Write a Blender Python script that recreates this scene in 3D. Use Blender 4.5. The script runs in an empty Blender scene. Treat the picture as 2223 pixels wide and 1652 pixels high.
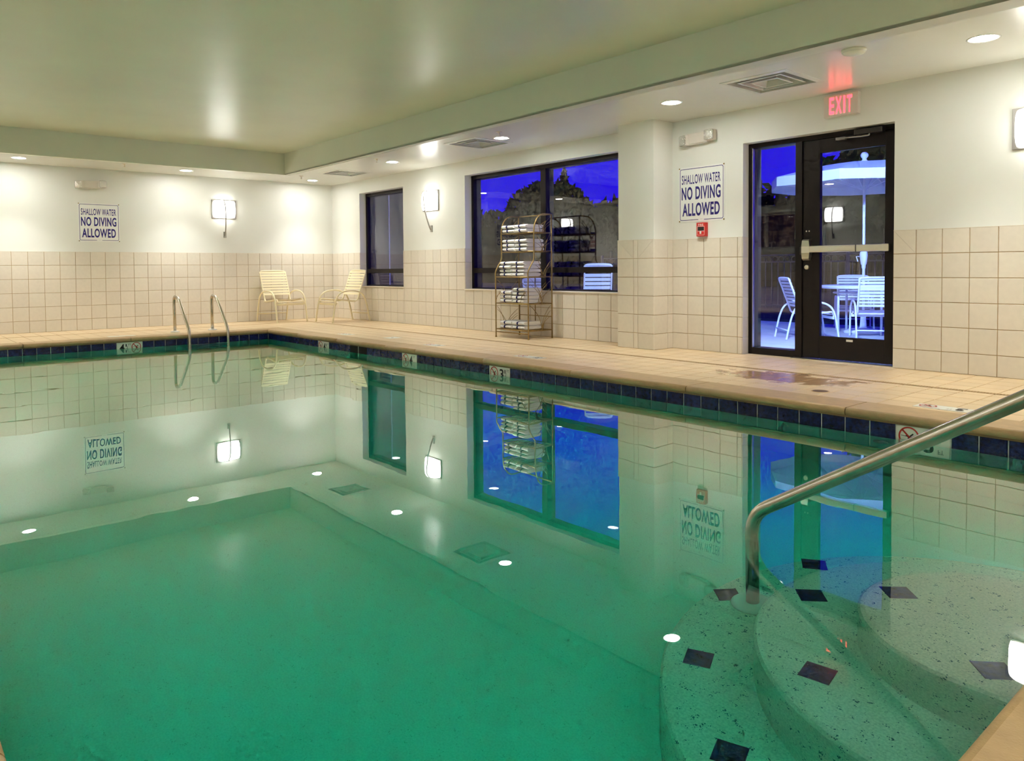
import bpy, bmesh, math, random
from mathutils import Vector, Matrix
random.seed(7)
S = bpy.context.scene
COL = S.collection
PI = math.pi

# ------------------------------------------------------------------ camera
cam_d = bpy.data.cameras.new('camera'); cam = bpy.data.objects.new('camera', cam_d); COL.objects.link(cam)
cam_d.sensor_fit = 'HORIZONTAL'; cam_d.sensor_width = 36.0
cam_d.lens = 1645.4775 / 2223 * 36.0
cam_d.shift_x = 0.0
cam_d.shift_y = (635.778 - 826.0) / 2223
cam_d.clip_start = 0.02; cam_d.clip_end = 300
_r = Vector((0.65411685, 0.75635541, -0.0075921)); _u = Vector((-0.0190671, 0.02652213, 0.99946637)); _f = Vector((-0.75615316, 0.65362303, -0.03177008))
cam.matrix_world = Matrix(((_r.x, _u.x, -_f.x, 12.81912), (_r.y, _u.y, -_f.y, -6.69437), (_r.z, _u.z, -_f.z, 0.872196), (0, 0, 0, 1)))
S.camera = cam

# ------------------------------------------------------------------ world, exposure
W = bpy.data.worlds.new('dusk_sky'); S.world = W; W.use_nodes = True
wn = W.node_tree.nodes; wn.clear()
wo = wn.new('ShaderNodeOutputWorld'); wb = wn.new('ShaderNodeBackground')
wb.inputs[0].default_value = (0.014, 0.0, 0.95, 1); wb.inputs[1].default_value = 0.62
W.node_tree.links.new(wb.outputs[0], wo.inputs[0])
S.view_settings.view_transform = 'Standard'; S.view_settings.look = 'None'
S.view_settings.exposure = 0.55; S.view_settings.gamma = 1.0; S.view_settings.use_curve_mapping = False
S.cycles.max_bounces = 7; S.cycles.diffuse_bounces = 4; S.cycles.glossy_bounces = 3
S.cycles.transmission_bounces = 5; S.cycles.transparent_max_bounces = 16; S.cycles.volume_bounces = 0
S.cycles.sample_clamp_indirect = 20.0; S.cycles.blur_glossy = 0.6
S.cycles.use_denoising = True; S.cycles.use_light_tree = False; S.cycles.use_adaptive_sampling = True; S.cycles.adaptive_threshold = .06; S.cycles.adaptive_min_samples = 12

# light levels
DOWNLIGHT = 135.0      # lens glow
SPOT_W = 80.0          # beam of each downlight
SCONCE = 9.0
EXTERIOR = 2300.0

# ------------------------------------------------------------------ room measures (metres)
L, WID = 14.4, 7.8            # far wall x=0, window wall y=0, room spans x 0..L, y -WID..0
H, HR = 2.43, 2.773           # soffit, recessed ceiling
TT = 1.174                    # top of the wall tile
WATER = -0.136
PX0, PX1, PY0, PY1 = 1.955, 12.365, -6.545, -2.085   # pool walls

# ------------------------------------------------------------------ mesh builder
class MB:
    def __init__(s): s.v = []; s.f = []; s.sm = []
    def add(s, vs, fs, smooth=False):
        b = len(s.v); s.v += [tuple(q) for q in vs]
        for f in fs: s.f.append([b + i for i in f]); s.sm.append(smooth)
        return s
    def box(s, x0, x1, y0, y1, z0, z1):
        vs = [(x, y, z) for z in (z0, z1) for y in (y0, y1) for x in (x0, x1)]
        return s.add(vs, [(0, 2, 3, 1), (4, 5, 7, 6), (0, 1, 5, 4), (2, 6, 7, 3), (0, 4, 6, 2), (1, 3, 7, 5)])
    def rbox(s, x0, x1, y0, y1, z0, z1, c=.004):
        # chamfered box
        bm = bmesh.new(); bmesh.ops.create_cube(bm, size=1)
        for q in bm.verts: q.co = Vector(((x0+x1)/2 + q.co.x*(x1-x0), (y0+y1)/2 + q.co.y*(y1-y0), (z0+z1)/2 + q.co.z*(z1-z0)))
        bmesh.ops.bevel(bm, geom=list(bm.edges), offset=c, segments=2, affect='EDGES', profile=.6)
        bm.verts.index_update()
        s.add([q.co for q in bm.verts], [[q.index for q in f.verts] for f in bm.faces]); bm.free(); return s
    def prism(s, poly, z0, z1):
        n = len(poly)
        vs = [(x, y, z0) for x, y in poly] + [(x, y, z1) for x, y in poly]
        fs = [list(range(n))[::-1], list(range(n, 2*n))] + [(i, (i+1) % n, n+(i+1) % n, n+i) for i in range(n)]
        return s.add(vs, fs)
    def tube(s, path, r, seg=10, closed=False, caps=True, flat=None):
        P = [Vector(q) for q in path]; n = len(P)
        rr = r if isinstance(r, (list, tuple)) else [r]*n
        T = []
        for i in range(n):
            a = P[(i-1) % n] if (closed or i > 0) else P[i]; b = P[(i+1) % n] if (closed or i < n-1) else P[i]
            T.append((b-a).normalized())
        up = Vector((0, 0, 1)) if abs(T[0].z) < .9 else Vector((1, 0, 0))
        nrm = (up - T[0]*up.dot(T[0])).normalized(); vs = []
        for i in range(n):
            nrm = (nrm - T[i]*nrm.dot(T[i])).normalized(); bn = T[i].cross(nrm)
            for k in range(seg):
                a = 2*PI*k/seg; vs.append(P[i] + rr[i]*(math.cos(a)*nrm + math.sin(a)*bn))
        fs = []; m = n if closed else n-1
        for i in range(m):
            j = (i+1) % n
            for k in range(seg): fs.append((i*seg+k, i*seg+(k+1) % seg, j*seg+(k+1) % seg, j*seg+k))
        s.add(vs, fs, True)
        if caps and not closed:
            b = len(s.v) - n*seg
            s.f.append([b+k for k in range(seg)][::-1]); s.sm.append(False)
            s.f.append([b+(n-1)*seg+k for k in range(seg)]); s.sm.append(False)
        return s
    def lathe(s, prof, c=(0, 0, 0), seg=24, axis='z'):
        vs = []; n = len(prof)
        for (r, h) in prof:
            for k in range(seg):
                a = 2*PI*k/seg; x, y, z = r*math.cos(a), r*math.sin(a), h
                if axis == 'y': x, y, z = x, -z, y
                if axis == 'x': x, y, z = z, x, y
                vs.append((c[0]+x, c[1]+y, c[2]+z))
        fs = [(i*seg+k, i*seg+(k+1) % seg, (i+1)*seg+(k+1) % seg, (i+1)*seg+k) for i in range(n-1) for k in range(seg)]
        s.add(vs, fs, True); b = len(s.v)-n*seg
        if prof[0][0] > 1e-6: s.f.append([b+k for k in range(seg)][::-1]); s.sm.append(False)
        if prof[-1][0] > 1e-6: s.f.append([b+(n-1)*seg+k for k in range(seg)]); s.sm.append(False)
        return s
    def mesh(s, name, mat=None):
        me = bpy.data.meshes.new(name); me.from_pydata(s.v, [], s.f)
        me.polygons.foreach_set('use_smooth', s.sm); 
        if mat: me.materials.append(mat)
        me.update(); return me
    def build(s, name, mat, parent=None, M=None):
        return put(name, s.mesh(name, mat), parent, M)

def put(name, me, parent=None, M=None):
    o = bpy.data.objects.new(name, me); COL.objects.link(o)
    if parent: o.parent = parent
    if M is not None: o.matrix_local = M
    return o
def fixn(o):
    bm = bmesh.new(); bm.from_mesh(o.data); bmesh.ops.recalc_face_normals(bm, faces=list(bm.faces)); bm.to_mesh(o.data); bm.free(); return o
def tag(o, label, cat=None, group=None, kind=None):
    if label: o['label'] = label
    if cat: o['category'] = cat
    if group: o['group'] = group
    if kind: o['kind'] = kind
    return o
def thing(name, label, cat, loc=(0, 0, 0), rz=0, group=None, kind=None):
    o = bpy.data.objects.new(name, None); COL.objects.link(o); o.location = loc; o.rotation_euler = (0, 0, rz); o.empty_display_size = .1
    return tag(o, label, cat, group, kind)
def dup(root, loc, rz, label=None, mat=None, group=None):
    def cp(o, par):
        c = o.copy(); COL.objects.link(c); c.parent = par
        for ch in list(o.children): cp(ch, c)
        return c
    r = cp(root, None); r.location = loc; r.rotation_euler = (0, 0, rz)
    if label: r['label'] = label
    if group: r['group'] = group
    return r
def frame(u, v, n, o): return Matrix(((u[0], v[0], n[0], o[0]), (u[1], v[1], n[1], o[1]), (u[2], v[2], n[2], o[2]), (0, 0, 0, 1)))
def on_right(x, y, z): return frame((1, 0, 0), (0, 0, 1), (0, -1, 0), (x, y, z))    # faces the room from the window wall
def on_far(x, y, z): return frame((0, 1, 0), (0, 0, 1), (1, 0, 0), (x, y, z))       # faces +x
def on_left(x, y, z): return frame((-1, 0, 0), (0, 0, 1), (0, 1, 0), (x, y, z))     # faces +y
def on_floor(x, y, z): return frame((1, 0, 0), (0, 1, 0), (0, 0, 1), (x, y, z))

# ------------------------------------------------------------------ materials
def mat(name, col, rough=.5, metal=0., spec=.5, emit=None, est=0., var=0., vscale=8., bump=0., bscale=40., coat=0.):
    m = bpy.data.materials.new(name); m.use_nodes = True; nt = m.node_tree; b = nt.nodes['Principled BSDF']; lk = nt.links.new
    b.inputs['Base Color'].default_value = (*col, 1); b.inputs['Roughness'].default_value = rough; b.inputs['Metallic'].default_value = metal
    b.inputs['Specular IOR Level'].default_value = spec; b.inputs['Coat Weight'].default_value = coat
    if emit: b.inputs['Emission Color'].default_value = (*emit, 1); b.inputs['Emission Strength'].default_value = est
    if var or bump:
        g = nt.nodes.new('ShaderNodeNewGeometry')
    if var:
        n = nt.nodes.new('ShaderNodeTexNoise'); n.inputs['Scale'].default_value = vscale; n.inputs['Detail'].default_value = 4
        lk(g.outputs['Position'], n.inputs['Vector'])
        r = nt.nodes.new('ShaderNodeValToRGB'); r.color_ramp.elements[0].position = .3; r.color_ramp.elements[1].position = .7
        r.color_ramp.elements[0].color = (*[c*(1-var) for c in col], 1); r.color_ramp.elements[1].color = (*[min(1, c*(1+var*.6)) for c in col], 1)
        lk(n.outputs['Fac'], r.inputs[0]); lk(r.outputs[0], b.inputs['Base Color'])
    if bump:
        n2 = nt.nodes.new('ShaderNodeTexNoise'); n2.inputs['Scale'].default_value = bscale; n2.inputs['Detail'].default_value = 3
        lk(g.outputs['Position'], n2.inputs['Vector']); bp = nt.nodes.new('ShaderNodeBump'); bp.inputs['Strength'].default_value = bump; bp.inputs['Distance'].default_value = .01
        lk(n2.outputs['Fac'], bp.inputs['Height']); lk(bp.outputs[0], b.inputs['Normal'])
    return m
def per_object(m, amt):
    # slight value change from piece to piece
    nt = m.node_tree; b = nt.nodes['Principled BSDF']; lk = nt.links.new
    oi = nt.nodes.new('ShaderNodeObjectInfo'); mr = nt.nodes.new('ShaderNodeMapRange')
    mr.inputs['To Min'].default_value = 1-amt; mr.inputs['To Max'].default_value = 1+amt*.4; lk(oi.outputs['Random'], mr.inputs['Value'])
    mx = nt.nodes.new('ShaderNodeMix'); mx.data_type = 'RGBA'; mx.blend_type = 'MULTIPLY'; mx.inputs[0].default_value = 1
    s = b.inputs['Base Color']
    if s.is_linked: lk(s.links[0].from_socket, mx.inputs[6])
    else: mx.inputs[6].default_value = s.default_value
    lk(mr.outputs[0], mx.inputs[7]); lk(mx.outputs[2], s); return m

M = {}
M['paint'] = mat('wall_paint', (.80, .81, .755), .42, var=.03, vscale=1.5)
M['ceil'] = mat('gloss_ceiling_green_bounce', (.70, .73, .57), .34, spec=.55, var=.05, vscale=1.2, bump=.05, bscale=6)  # gloss paint, with green bounce light from the water put into its colour
M['soffit'] = mat('soffit_paint', (.78, .79, .72), .27, spec=.6, var=.03, vscale=1.5)
M['fascia'] = mat('fascia_paint', (.72, .755, .645), .45, var=.03, vscale=1.5)
M['walltile'] = per_object(mat('cream_wall_tile', (.76, .70, .595), .33, var=.03, vscale=25), .05)
M['grout'] = mat('tan_grout', (.46, .31, .13), .8, var=.15, vscale=12)
M['floorgrout'] = mat('floor_grout', (.42, .25, .09), .8, var=.25, vscale=9)
M['coping'] = mat('tan_coping', (.52, .355, .17), .5, var=.12, vscale=14, bump=.15, bscale=160)
M['copingjoint'] = mat('coping_joint', (.22, .15, .07), .8)
M['trimtile'] = mat('cream_trim', (.82, .75, .62), .35)
M['bluetile'] = per_object(mat('navy_glazed_tile', (.010, .018, .115), .22, var=.7, vscale=45, bump=.2, bscale=60), .35)
M['bluegrout'] = mat('pale_pool_grout', (.70, .72, .72), .7)
M['marker'] = mat('white_marker_tile', (.80, .80, .72), .3)
M['black'] = mat('black_print', (.012, .012, .012), .5)
M['red'] = mat('red_print', (.50, .03, .02), .5)
M['navy'] = mat('navy_print', (.018, .008, .19), .45)
M['signwhite'] = mat('white_sign', (.86, .87, .84), .35)
M['steel'] = mat('brushed_steel', (.58, .54, .46), .26, metal=1, var=.1, vscale=30)
M['nickel'] = mat('satin_nickel', (.68, .63, .52), .32, metal=1)
M['greysteel'] = mat('sconce_metal', (.45, .43, .40), .4, metal=1)
M['bronze'] = mat('dark_bronze_aluminium', (.013, .009, .007), .5, spec=.3, var=.2, vscale=5)
M['darkmetal'] = mat('dark_closer_metal', (.06, .055, .05), .35, metal=.6)
M['cream'] = mat('cream_vinyl', (.84, .75, .50), .4)
M['white'] = mat('white_vinyl', (.85, .86, .88), .4)
M['whiteplastic'] = mat('white_plastic', (.74, .69, .62), .4)
M['clearlens'] = mat('clear_lens', (.80, .80, .77), .14, metal=.9, bump=1.0, bscale=110)
M['brass'] = mat('aged_gold_iron', (.34, .235, .085), .45, metal=.75, var=.25, vscale=30)
M['towel'] = mat('white_terry', (.90, .89, .87), .9, spec=.1, bump=.6, bscale=320)
M['stripe'] = mat('navy_stripe', (.012, .012, .09), .9, spec=.1)
M['firered'] = mat('fire_red', (.62, .025, .02), .35)
M['vent'] = mat('vent_grey', (.62, .63, .58), .45)
M['ventdark'] = mat('vent_inside', (.16, .16, .13), .7)
M['void'] = mat('dark_void', (.006, .006, .006), .9)
M['patio'] = mat('concrete_patio', (.55, .55, .56), .75, var=.12, vscale=3)
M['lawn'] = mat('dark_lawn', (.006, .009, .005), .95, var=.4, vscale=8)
M['fence'] = mat('fence_metal', (.10, .10, .10), .5, metal=.3)
M['canvas'] = mat('pale_canvas', (.70, .74, .76), .8, var=.06, vscale=6)
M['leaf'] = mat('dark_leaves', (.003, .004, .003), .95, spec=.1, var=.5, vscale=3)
M['bark'] = mat('dark_bark', (.02, .015, .01), .9)
M['brickext'] = mat('exterior_wall', (.25, .2, .16), .9, var=.2, vscale=10)
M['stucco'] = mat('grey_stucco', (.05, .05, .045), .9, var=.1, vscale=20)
M['warmwall'] = mat('lobby_wall', (.62, .42, .26), .7)
M['drainhole'] = mat('drain_iron', (.16, .10, .05), .6, metal=.4)
M['grate'] = mat('tan_drain_grate', (.58, .40, .20), .55)
M['smoke'] = mat('ivory_plastic', (.74, .76, .66), .45)
M['glow'] = mat('lamp_diffuser', (.9, .9, .85), .5, emit=(1.0, .98, .93), est=DOWNLIGHT)
M['shade'] = mat('sconce_opal_glass', (.9, .9, .88), .3, emit=(1.0, .985, .94), est=SCONCE)
M['exitred'] = mat('exit_red', (.8, .05, .05), .4, emit=(1.0, .03, .045), est=5.0)
M['extlamp'] = mat('exterior_lamp', (.9, .95, 1), .4, emit=(.33, .52, 1.0), est=EXTERIOR)
M['fascia_strip'] = mat('edge_strip_paint', (.62, .63, .56), .6)

# deck tile: travertine look with damp stains near the door
def deck_mat():
    m = per_object(mat('beige_deck_tile', (.74, .56, .335), .33, var=.07, vscale=5), .07)
    nt = m.node_tree; lk = nt.links.new; b = nt.nodes['Principled BSDF']
    g = nt.nodes.new('ShaderNodeNewGeometry'); vm = nt.nodes.new('ShaderNodeVectorMath'); vm.operation = 'SUBTRACT'; vm.inputs[1].default_value = (9.75, -1.17, 0)
    lk(g.outputs['Position'], vm.inputs[0]); sc = nt.nodes.new('ShaderNodeVectorMath'); sc.operation = 'MULTIPLY'; sc.inputs[1].default_value = (1.15, 2.3, 0); lk(vm.outputs[0], sc.inputs[0])
    ln = nt.nodes.new('ShaderNodeVectorMath'); ln.operation = 'LENGTH'; lk(sc.outputs[0], ln.inputs[0])
    n = nt.nodes.new('ShaderNodeTexNoise'); n.inputs['Scale'].default_value = 5.5; n.inputs['Detail'].default_value = 5; n.inputs['Distortion'].default_value = .6; lk(g.outputs['Position'], n.inputs['Vector'])
    mr = nt.nodes.new('ShaderNodeMapRange'); mr.inputs['From Min'].default_value = 1.25; mr.inputs['From Max'].default_value = .25; lk(ln.outputs['Value'], mr.inputs['Value'])
    mu = nt.nodes.new('ShaderNodeMath'); mu.operation = 'MULTIPLY'; lk(mr.outputs[0], mu.inputs[0]); lk(n.outputs['Fac'], mu.inputs[1])
    rp = nt.nodes.new('ShaderNodeValToRGB'); rp.color_ramp.elements[0].position = .30; rp.color_ramp.elements[1].position = .36; lk(mu.outputs[0], rp.inputs[0])
    mx = nt.nodes.new('ShaderNodeMix'); mx.data_type = 'RGBA'; mx.blend_type = 'MULTIPLY'; lk(rp.outputs[0], mx.inputs[0])
    s = b.inputs['Base Color']; lk(s.links[0].from_socket, mx.inputs[6]); mx.inputs[7].default_value = (.62, .50, .45, 1); lk(mx.outputs[2], s)
    r2 = nt.nodes.new('ShaderNodeMapRange'); r2.inputs['To Min'].default_value = .33; r2.inputs['To Max'].default_value = .12; lk(rp.outputs[0], r2.inputs['Value']); lk(r2.outputs[0], b.inputs['Roughness'])
    return m
M['decktile'] = deck_mat()

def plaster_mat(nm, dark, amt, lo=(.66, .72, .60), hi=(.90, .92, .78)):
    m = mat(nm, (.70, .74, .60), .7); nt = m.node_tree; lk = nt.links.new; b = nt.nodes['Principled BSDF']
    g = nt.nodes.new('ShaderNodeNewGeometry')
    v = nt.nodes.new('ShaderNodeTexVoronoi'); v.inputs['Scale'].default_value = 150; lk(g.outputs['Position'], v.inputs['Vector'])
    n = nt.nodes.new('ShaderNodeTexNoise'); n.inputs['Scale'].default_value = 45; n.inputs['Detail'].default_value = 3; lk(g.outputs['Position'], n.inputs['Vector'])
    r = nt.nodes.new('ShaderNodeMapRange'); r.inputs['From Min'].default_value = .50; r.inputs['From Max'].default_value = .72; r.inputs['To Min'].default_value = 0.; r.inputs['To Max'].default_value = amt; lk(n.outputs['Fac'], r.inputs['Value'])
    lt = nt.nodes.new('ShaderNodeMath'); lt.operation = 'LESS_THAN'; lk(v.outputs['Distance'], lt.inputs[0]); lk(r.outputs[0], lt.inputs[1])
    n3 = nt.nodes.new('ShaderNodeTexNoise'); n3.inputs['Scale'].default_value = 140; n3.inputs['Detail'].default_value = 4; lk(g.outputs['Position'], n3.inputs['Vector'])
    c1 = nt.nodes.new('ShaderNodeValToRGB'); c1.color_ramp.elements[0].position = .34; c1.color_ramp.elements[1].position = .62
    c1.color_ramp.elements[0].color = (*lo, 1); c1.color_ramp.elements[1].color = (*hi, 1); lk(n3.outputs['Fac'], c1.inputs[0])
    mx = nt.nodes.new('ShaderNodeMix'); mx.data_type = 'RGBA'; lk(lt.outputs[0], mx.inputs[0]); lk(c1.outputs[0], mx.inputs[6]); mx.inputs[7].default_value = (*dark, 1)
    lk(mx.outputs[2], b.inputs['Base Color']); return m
M['plaster'] = plaster_mat('speckled_step_plaster', (.05, .15, .17), .55)
M['basin'] = plaster_mat('basin_plaster_water_tint', (.30, .66, .56), .42, (.45, .86, .76), (.55, .96, .86))  # same plaster as the steps, water's teal light and haze put into the colour

def glass_mat():
    m = bpy.data.materials.new('window_glass'); m.use_nodes = True; nt = m.node_tree; lk = nt.links.new; nt.nodes.clear()
    o = nt.nodes.new('ShaderNodeOutputMaterial'); t = nt.nodes.new('ShaderNodeBsdfTransparent'); t.inputs[0].default_value = (.93, .94, .95, 1)
    gl = nt.nodes.new('ShaderNodeBsdfGlossy'); gl.inputs['Roughness'].default_value = 0.0; gl.inputs[0].default_value = (1, 1, 1, 1)
    lw = nt.nodes.new('ShaderNodeLayerWeight'); lw.inputs[0].default_value = .5
    pw = nt.nodes.new('ShaderNodeMath'); pw.operation = 'POWER'; pw.inputs[1].default_value = 5; lk(lw.outputs['Facing'], pw.inputs[0])
    ma = nt.nodes.new('ShaderNodeMath'); ma.operation = 'MULTIPLY_ADD'; ma.inputs[1].default_value = .93; ma.inputs[2].default_value = .07; lk(pw.outputs[0], ma.inputs[0])
    mx = nt.nodes.new('ShaderNodeMixShader'); lk(ma.outputs[0], mx.inputs[0]); lk(t.outputs[0], mx.inputs[1]); lk(gl.outputs[0], mx.inputs[2]); lk(mx.outputs[0], o.inputs[0])
    return m
M['glass'] = glass_mat()

def water_mat():
    m = bpy.data.materials.new('pool_water'); m.use_nodes = True; nt = m.node_tree; lk = nt.links.new; nt.nodes.clear()
    o = nt.nodes.new('ShaderNodeOutputMaterial')
    rf = nt.nodes.new('ShaderNodeBsdfRefraction'); rf.inputs['IOR'].default_value = 1.333; rf.inputs['Roughness'].default_value = 0
    gl = nt.nodes.new('ShaderNodeBsdfGlossy'); gl.inputs['Roughness'].default_value = 0; gl.inputs[0].default_value = (1, 1, 1, 1)
    g = nt.nodes.new('ShaderNodeNewGeometry')
    n = nt.nodes.new('ShaderNodeTexNoise'); n.inputs['Scale'].default_value = 2.2; n.inputs['Detail'].default_value = 2; lk(g.outputs['Position'], n.inputs['Vector'])
    bp = nt.nodes.new('ShaderNodeBump'); bp.inputs['Strength'].default_value = .012; bp.inputs['Distance'].default_value = .05
    lk(n.outputs['Fac'], bp.inputs['Height']); lk(bp.outputs[0], gl.inputs['Normal']); lk(bp.outputs[0], rf.inputs['Normal'])
    lw = nt.nodes.new('ShaderNodeLayerWeight'); lw.inputs[0].default_value = .5
    pw = nt.nodes.new('ShaderNodeMath'); pw.operation = 'POWER'; pw.inputs[1].default_value = 6.0; lk(lw.outputs['Facing'], pw.inputs[0])
    ma = nt.nodes.new('ShaderNodeMath'); ma.operation = 'MULTIPLY_ADD'; ma.use_clamp = True; ma.inputs[1].default_value = 2.3; ma.inputs[2].default_value = .012; lk(pw.outputs[0], ma.inputs[0])
    mn = nt.nodes.new('ShaderNodeMath'); mn.operation = 'MINIMUM'; mn.inputs[1].default_value = .50; lk(ma.outputs[0], mn.inputs[0])
    fr = nt.nodes.new('ShaderNodeFresnel'); fr.inputs['IOR'].default_value = 1.333
    sel = nt.nodes.new('ShaderNodeMix'); lk(g.outputs['Backfacing'], sel.inputs[0]); lk(mn.outputs[0], sel.inputs[2]); lk(fr.outputs[0], sel.inputs[3])
    mx = nt.nodes.new('ShaderNodeMixShader'); lk(sel.outputs[0], mx.inputs[0]); lk(rf.outputs[0], mx.inputs[1]); lk(gl.outputs[0], mx.inputs[2])
    lk(mx.outputs[0], o.inputs['Surface'])
    va = nt.nodes.new('ShaderNodeVolumeAbsorption'); va.inputs['Color'].default_value = (.0, .965, .895, 1); va.inputs['Density'].default_value = 1.5
    lk(va.outputs[0], o.inputs['Volume']); return m
M['water'] = water_mat()

# ------------------------------------------------------------------ small helpers
def grid_minus(x0, x1, z0, z1, holes):
    xs = sorted({x0, x1, *[min(max(h[i], x0), x1) for h in holes for i in (0, 1)]}); zs = sorted({z0, z1, *[min(max(h[i], z0), z1) for h in holes for i in (2, 3)]})
    out = []
    for a, b in zip(xs, xs[1:]):
        for c, d in zip(zs, zs[1:]):
            mx, mz = (a+b)/2, (c+d)/2
            if not any(h[0] < mx < h[1] and h[2] < mz < h[3] for h in holes): out.append((a, b, c, d))
    return out

_tc = {}
def tile_mesh(w, h, d=.006, m='walltile', c=.0025, shape='q'):
    k = (round(w, 4), round(h, 4), d, m, shape)
    if k in _tc: return _tc[k]
    poly = {'q': [(0, 0), (w, 0), (w, h), (0, h)], 'a': [(0, 0), (w, h), (0, h)], 'b': [(0, 0), (w, 0), (w, h)],
            'c': [(0, 0), (w, 0), (0, h)], 'd': [(w, 0), (w, h), (0, h)]}[shape]
    cx = sum(q[0] for q in poly)/len(poly); cy = sum(q[1] for q in poly)/len(poly)
    fx, fy = (1-2*c/w), (1-2*c/h)
    n = len(poly)
    vs = [(x, y, 0) for x, y in poly] + [(x, y, d*.55) for x, y in poly] + [(cx+(x-cx)*fx, cy+(y-cy)*fy, d) for x, y in poly]
    fs = [list(range(2*n, 3*n))] + [(j*n+i, j*n+(i+1) % n, (j+1)*n+(i+1) % n, (j+1)*n+i) for j in (0, 1) for i in range(n)]
    me = bpy.data.meshes.new('tile'); me.from_pydata(vs, [], fs); me.materials.append(M[m]); me.update(); _tc[k] = me; return me

def text_mesh(body, mat_, height, width=None, bold=.0, depth=.0015):
    cu = bpy.data.curves.new('lettering', 'FONT'); cu.body = body; cu.size = 1; cu.offset = bold; cu.extrude = 0.0; cu.resolution_u = 4; cu.space_character = 1.1
    ob = bpy.data.objects.new('lettering', cu); COL.objects.link(ob)
    dg = bpy.context.evaluated_depsgraph_get(); dg.update()
    me = bpy.data.meshes.new_from_object(ob.evaluated_get(dg)); bpy.data.objects.remove(ob); bpy.data.curves.remove(cu)
    xs = [v.co.x for v in me.vertices]; ys = [v.co.y for v in me.vertices]
    x0, x1, y0, y1 = min(xs), max(xs), min(ys), max(ys); sy = height/(y1-y0); sx = (width/(x1-x0)) if width else sy
    for v in me.vertices: v.co = Vector(((v.co.x-(x0+x1)/2)*sx, (v.co.y-(y0+y1)/2)*sy, depth))
    me.materials.clear(); me.materials.append(mat_); me.update(); return me
def flat(polys, mat_, name, z=.0015):
    mb = MB()
    for q in polys: mb.add([(x, y, z) for x, y in q], [list(range(len(q)))])
    return mb.mesh(name, mat_)
def ring_polys(r0, r1, cx=0, cy=0, n=32):
    return [[(cx+r*math.cos(a), cy+r*math.sin(a)) for r, a in ((r0, 2*PI*k/n), (r1, 2*PI*k/n), (r1, 2*PI*(k+1)/n), (r0, 2*PI*(k+1)/n))] for k in range(n)]
def bar_poly(x0, y0, x1, y1, t):
    d = Vector((x1-x0, y1-y0)).normalized(); nx, ny = -d.y*t/2, d.x*t/2
    return [(x0-nx, y0-ny), (x1-nx, y1-ny), (x1+nx, y1+ny), (x0+nx, y0+ny)]
def T(x, y, z=0): return Matrix.Translation((x, y, z))
def rrect(w, h, r, n=5):
    out = []
    for cx, cy, a0 in ((w/2-r, h/2-r, 0), (-w/2+r, h/2-r, PI/2), (-w/2+r, -h/2+r, PI), (w/2-r, -h/2+r, 1.5*PI)):
        for k in range(n+1): a = a0+PI/2*k/n; out.append((cx+r*math.cos(a), cy+r*math.sin(a)))
    return out
def smooth_path(pts, n=6):
    P = [Vector(q) for q in pts]; out = []
    for i in range(len(P)-1):
        a = P[i-1] if i else P[i]*2-P[i+1]; b, c = P[i], P[i+1]; d = P[i+2] if i+2 < len(P) else P[i+1]*2-P[i]
        for k in range(n):
            t = k/n; out.append(.5*((2*b)+(c-a)*t+(2*a-5*b+4*c-d)*t*t+(3*b-a-3*c+d)*t**3))
    return out+[P[-1]]
def bend_path(pts, r, n=6):
    # polyline with rounded corners
    P = [Vector(q) for q in pts]; out = [P[0]]
    for i in range(1, len(P)-1):
        d0 = (P[i-1]-P[i]); d1 = (P[i+1]-P[i]); rr = min(r, d0.length*.49, d1.length*.49)
        a = P[i]+d0.normalized()*rr; b = P[i]+d1.normalized()*rr
        for k in range(n+1): t = k/n; out.append(a*(1-t)**2+P[i]*2*t*(1-t)+b*t*t)
    return out+[P[-1]]

# ================================================================== STRUCTURE
WIN1 = (1.01, 2.405, .59, 2.207); WIN2 = (4.045, 7.11, .585, 2.226); DOOR = (8.60, 10.055, -.2, 2.098)
TH = .26
# --- window wall
mb = MB()
for a, b, c, d in grid_minus(-.25, L+.25, -.25, 3.0, [WIN1, WIN2, DOOR]): mb.box(a, b, 0, TH, c, d)
wall_right = tag(mb.build('wall_right', M['paint']), None, kind='structure')
# --- far wall, opposite wall, rear wall
wall_far = tag(MB().box(-.25, 0, -WID-.25, 0, -.25, 3.0).build('wall_far', M['paint']), None, kind='structure')
LWIN = (3.7, 4.75, 1.25, 2.02)
mb = MB()
for a, b, c, d in grid_minus(0, L, -.25, 3.0, [LWIN]): mb.box(a, b, -WID-.2, -WID, c, d)
wall_left = tag(mb.build('wall_left', M['paint']), None, kind='structure')
wall_rear = tag(MB().box(L, L+.25, -WID-.25, 0, -.25, 3.0).build('wall_rear', M['paint']), None, kind='structure')
# --- pier
PI0, PI1, PIY = 7.254, 7.742, -.325
wall_pier = tag(MB().box(PI0, PI1, PIY, 0, -.2, H).build('wall_pier', M['paint']), None, kind='structure')

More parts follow.
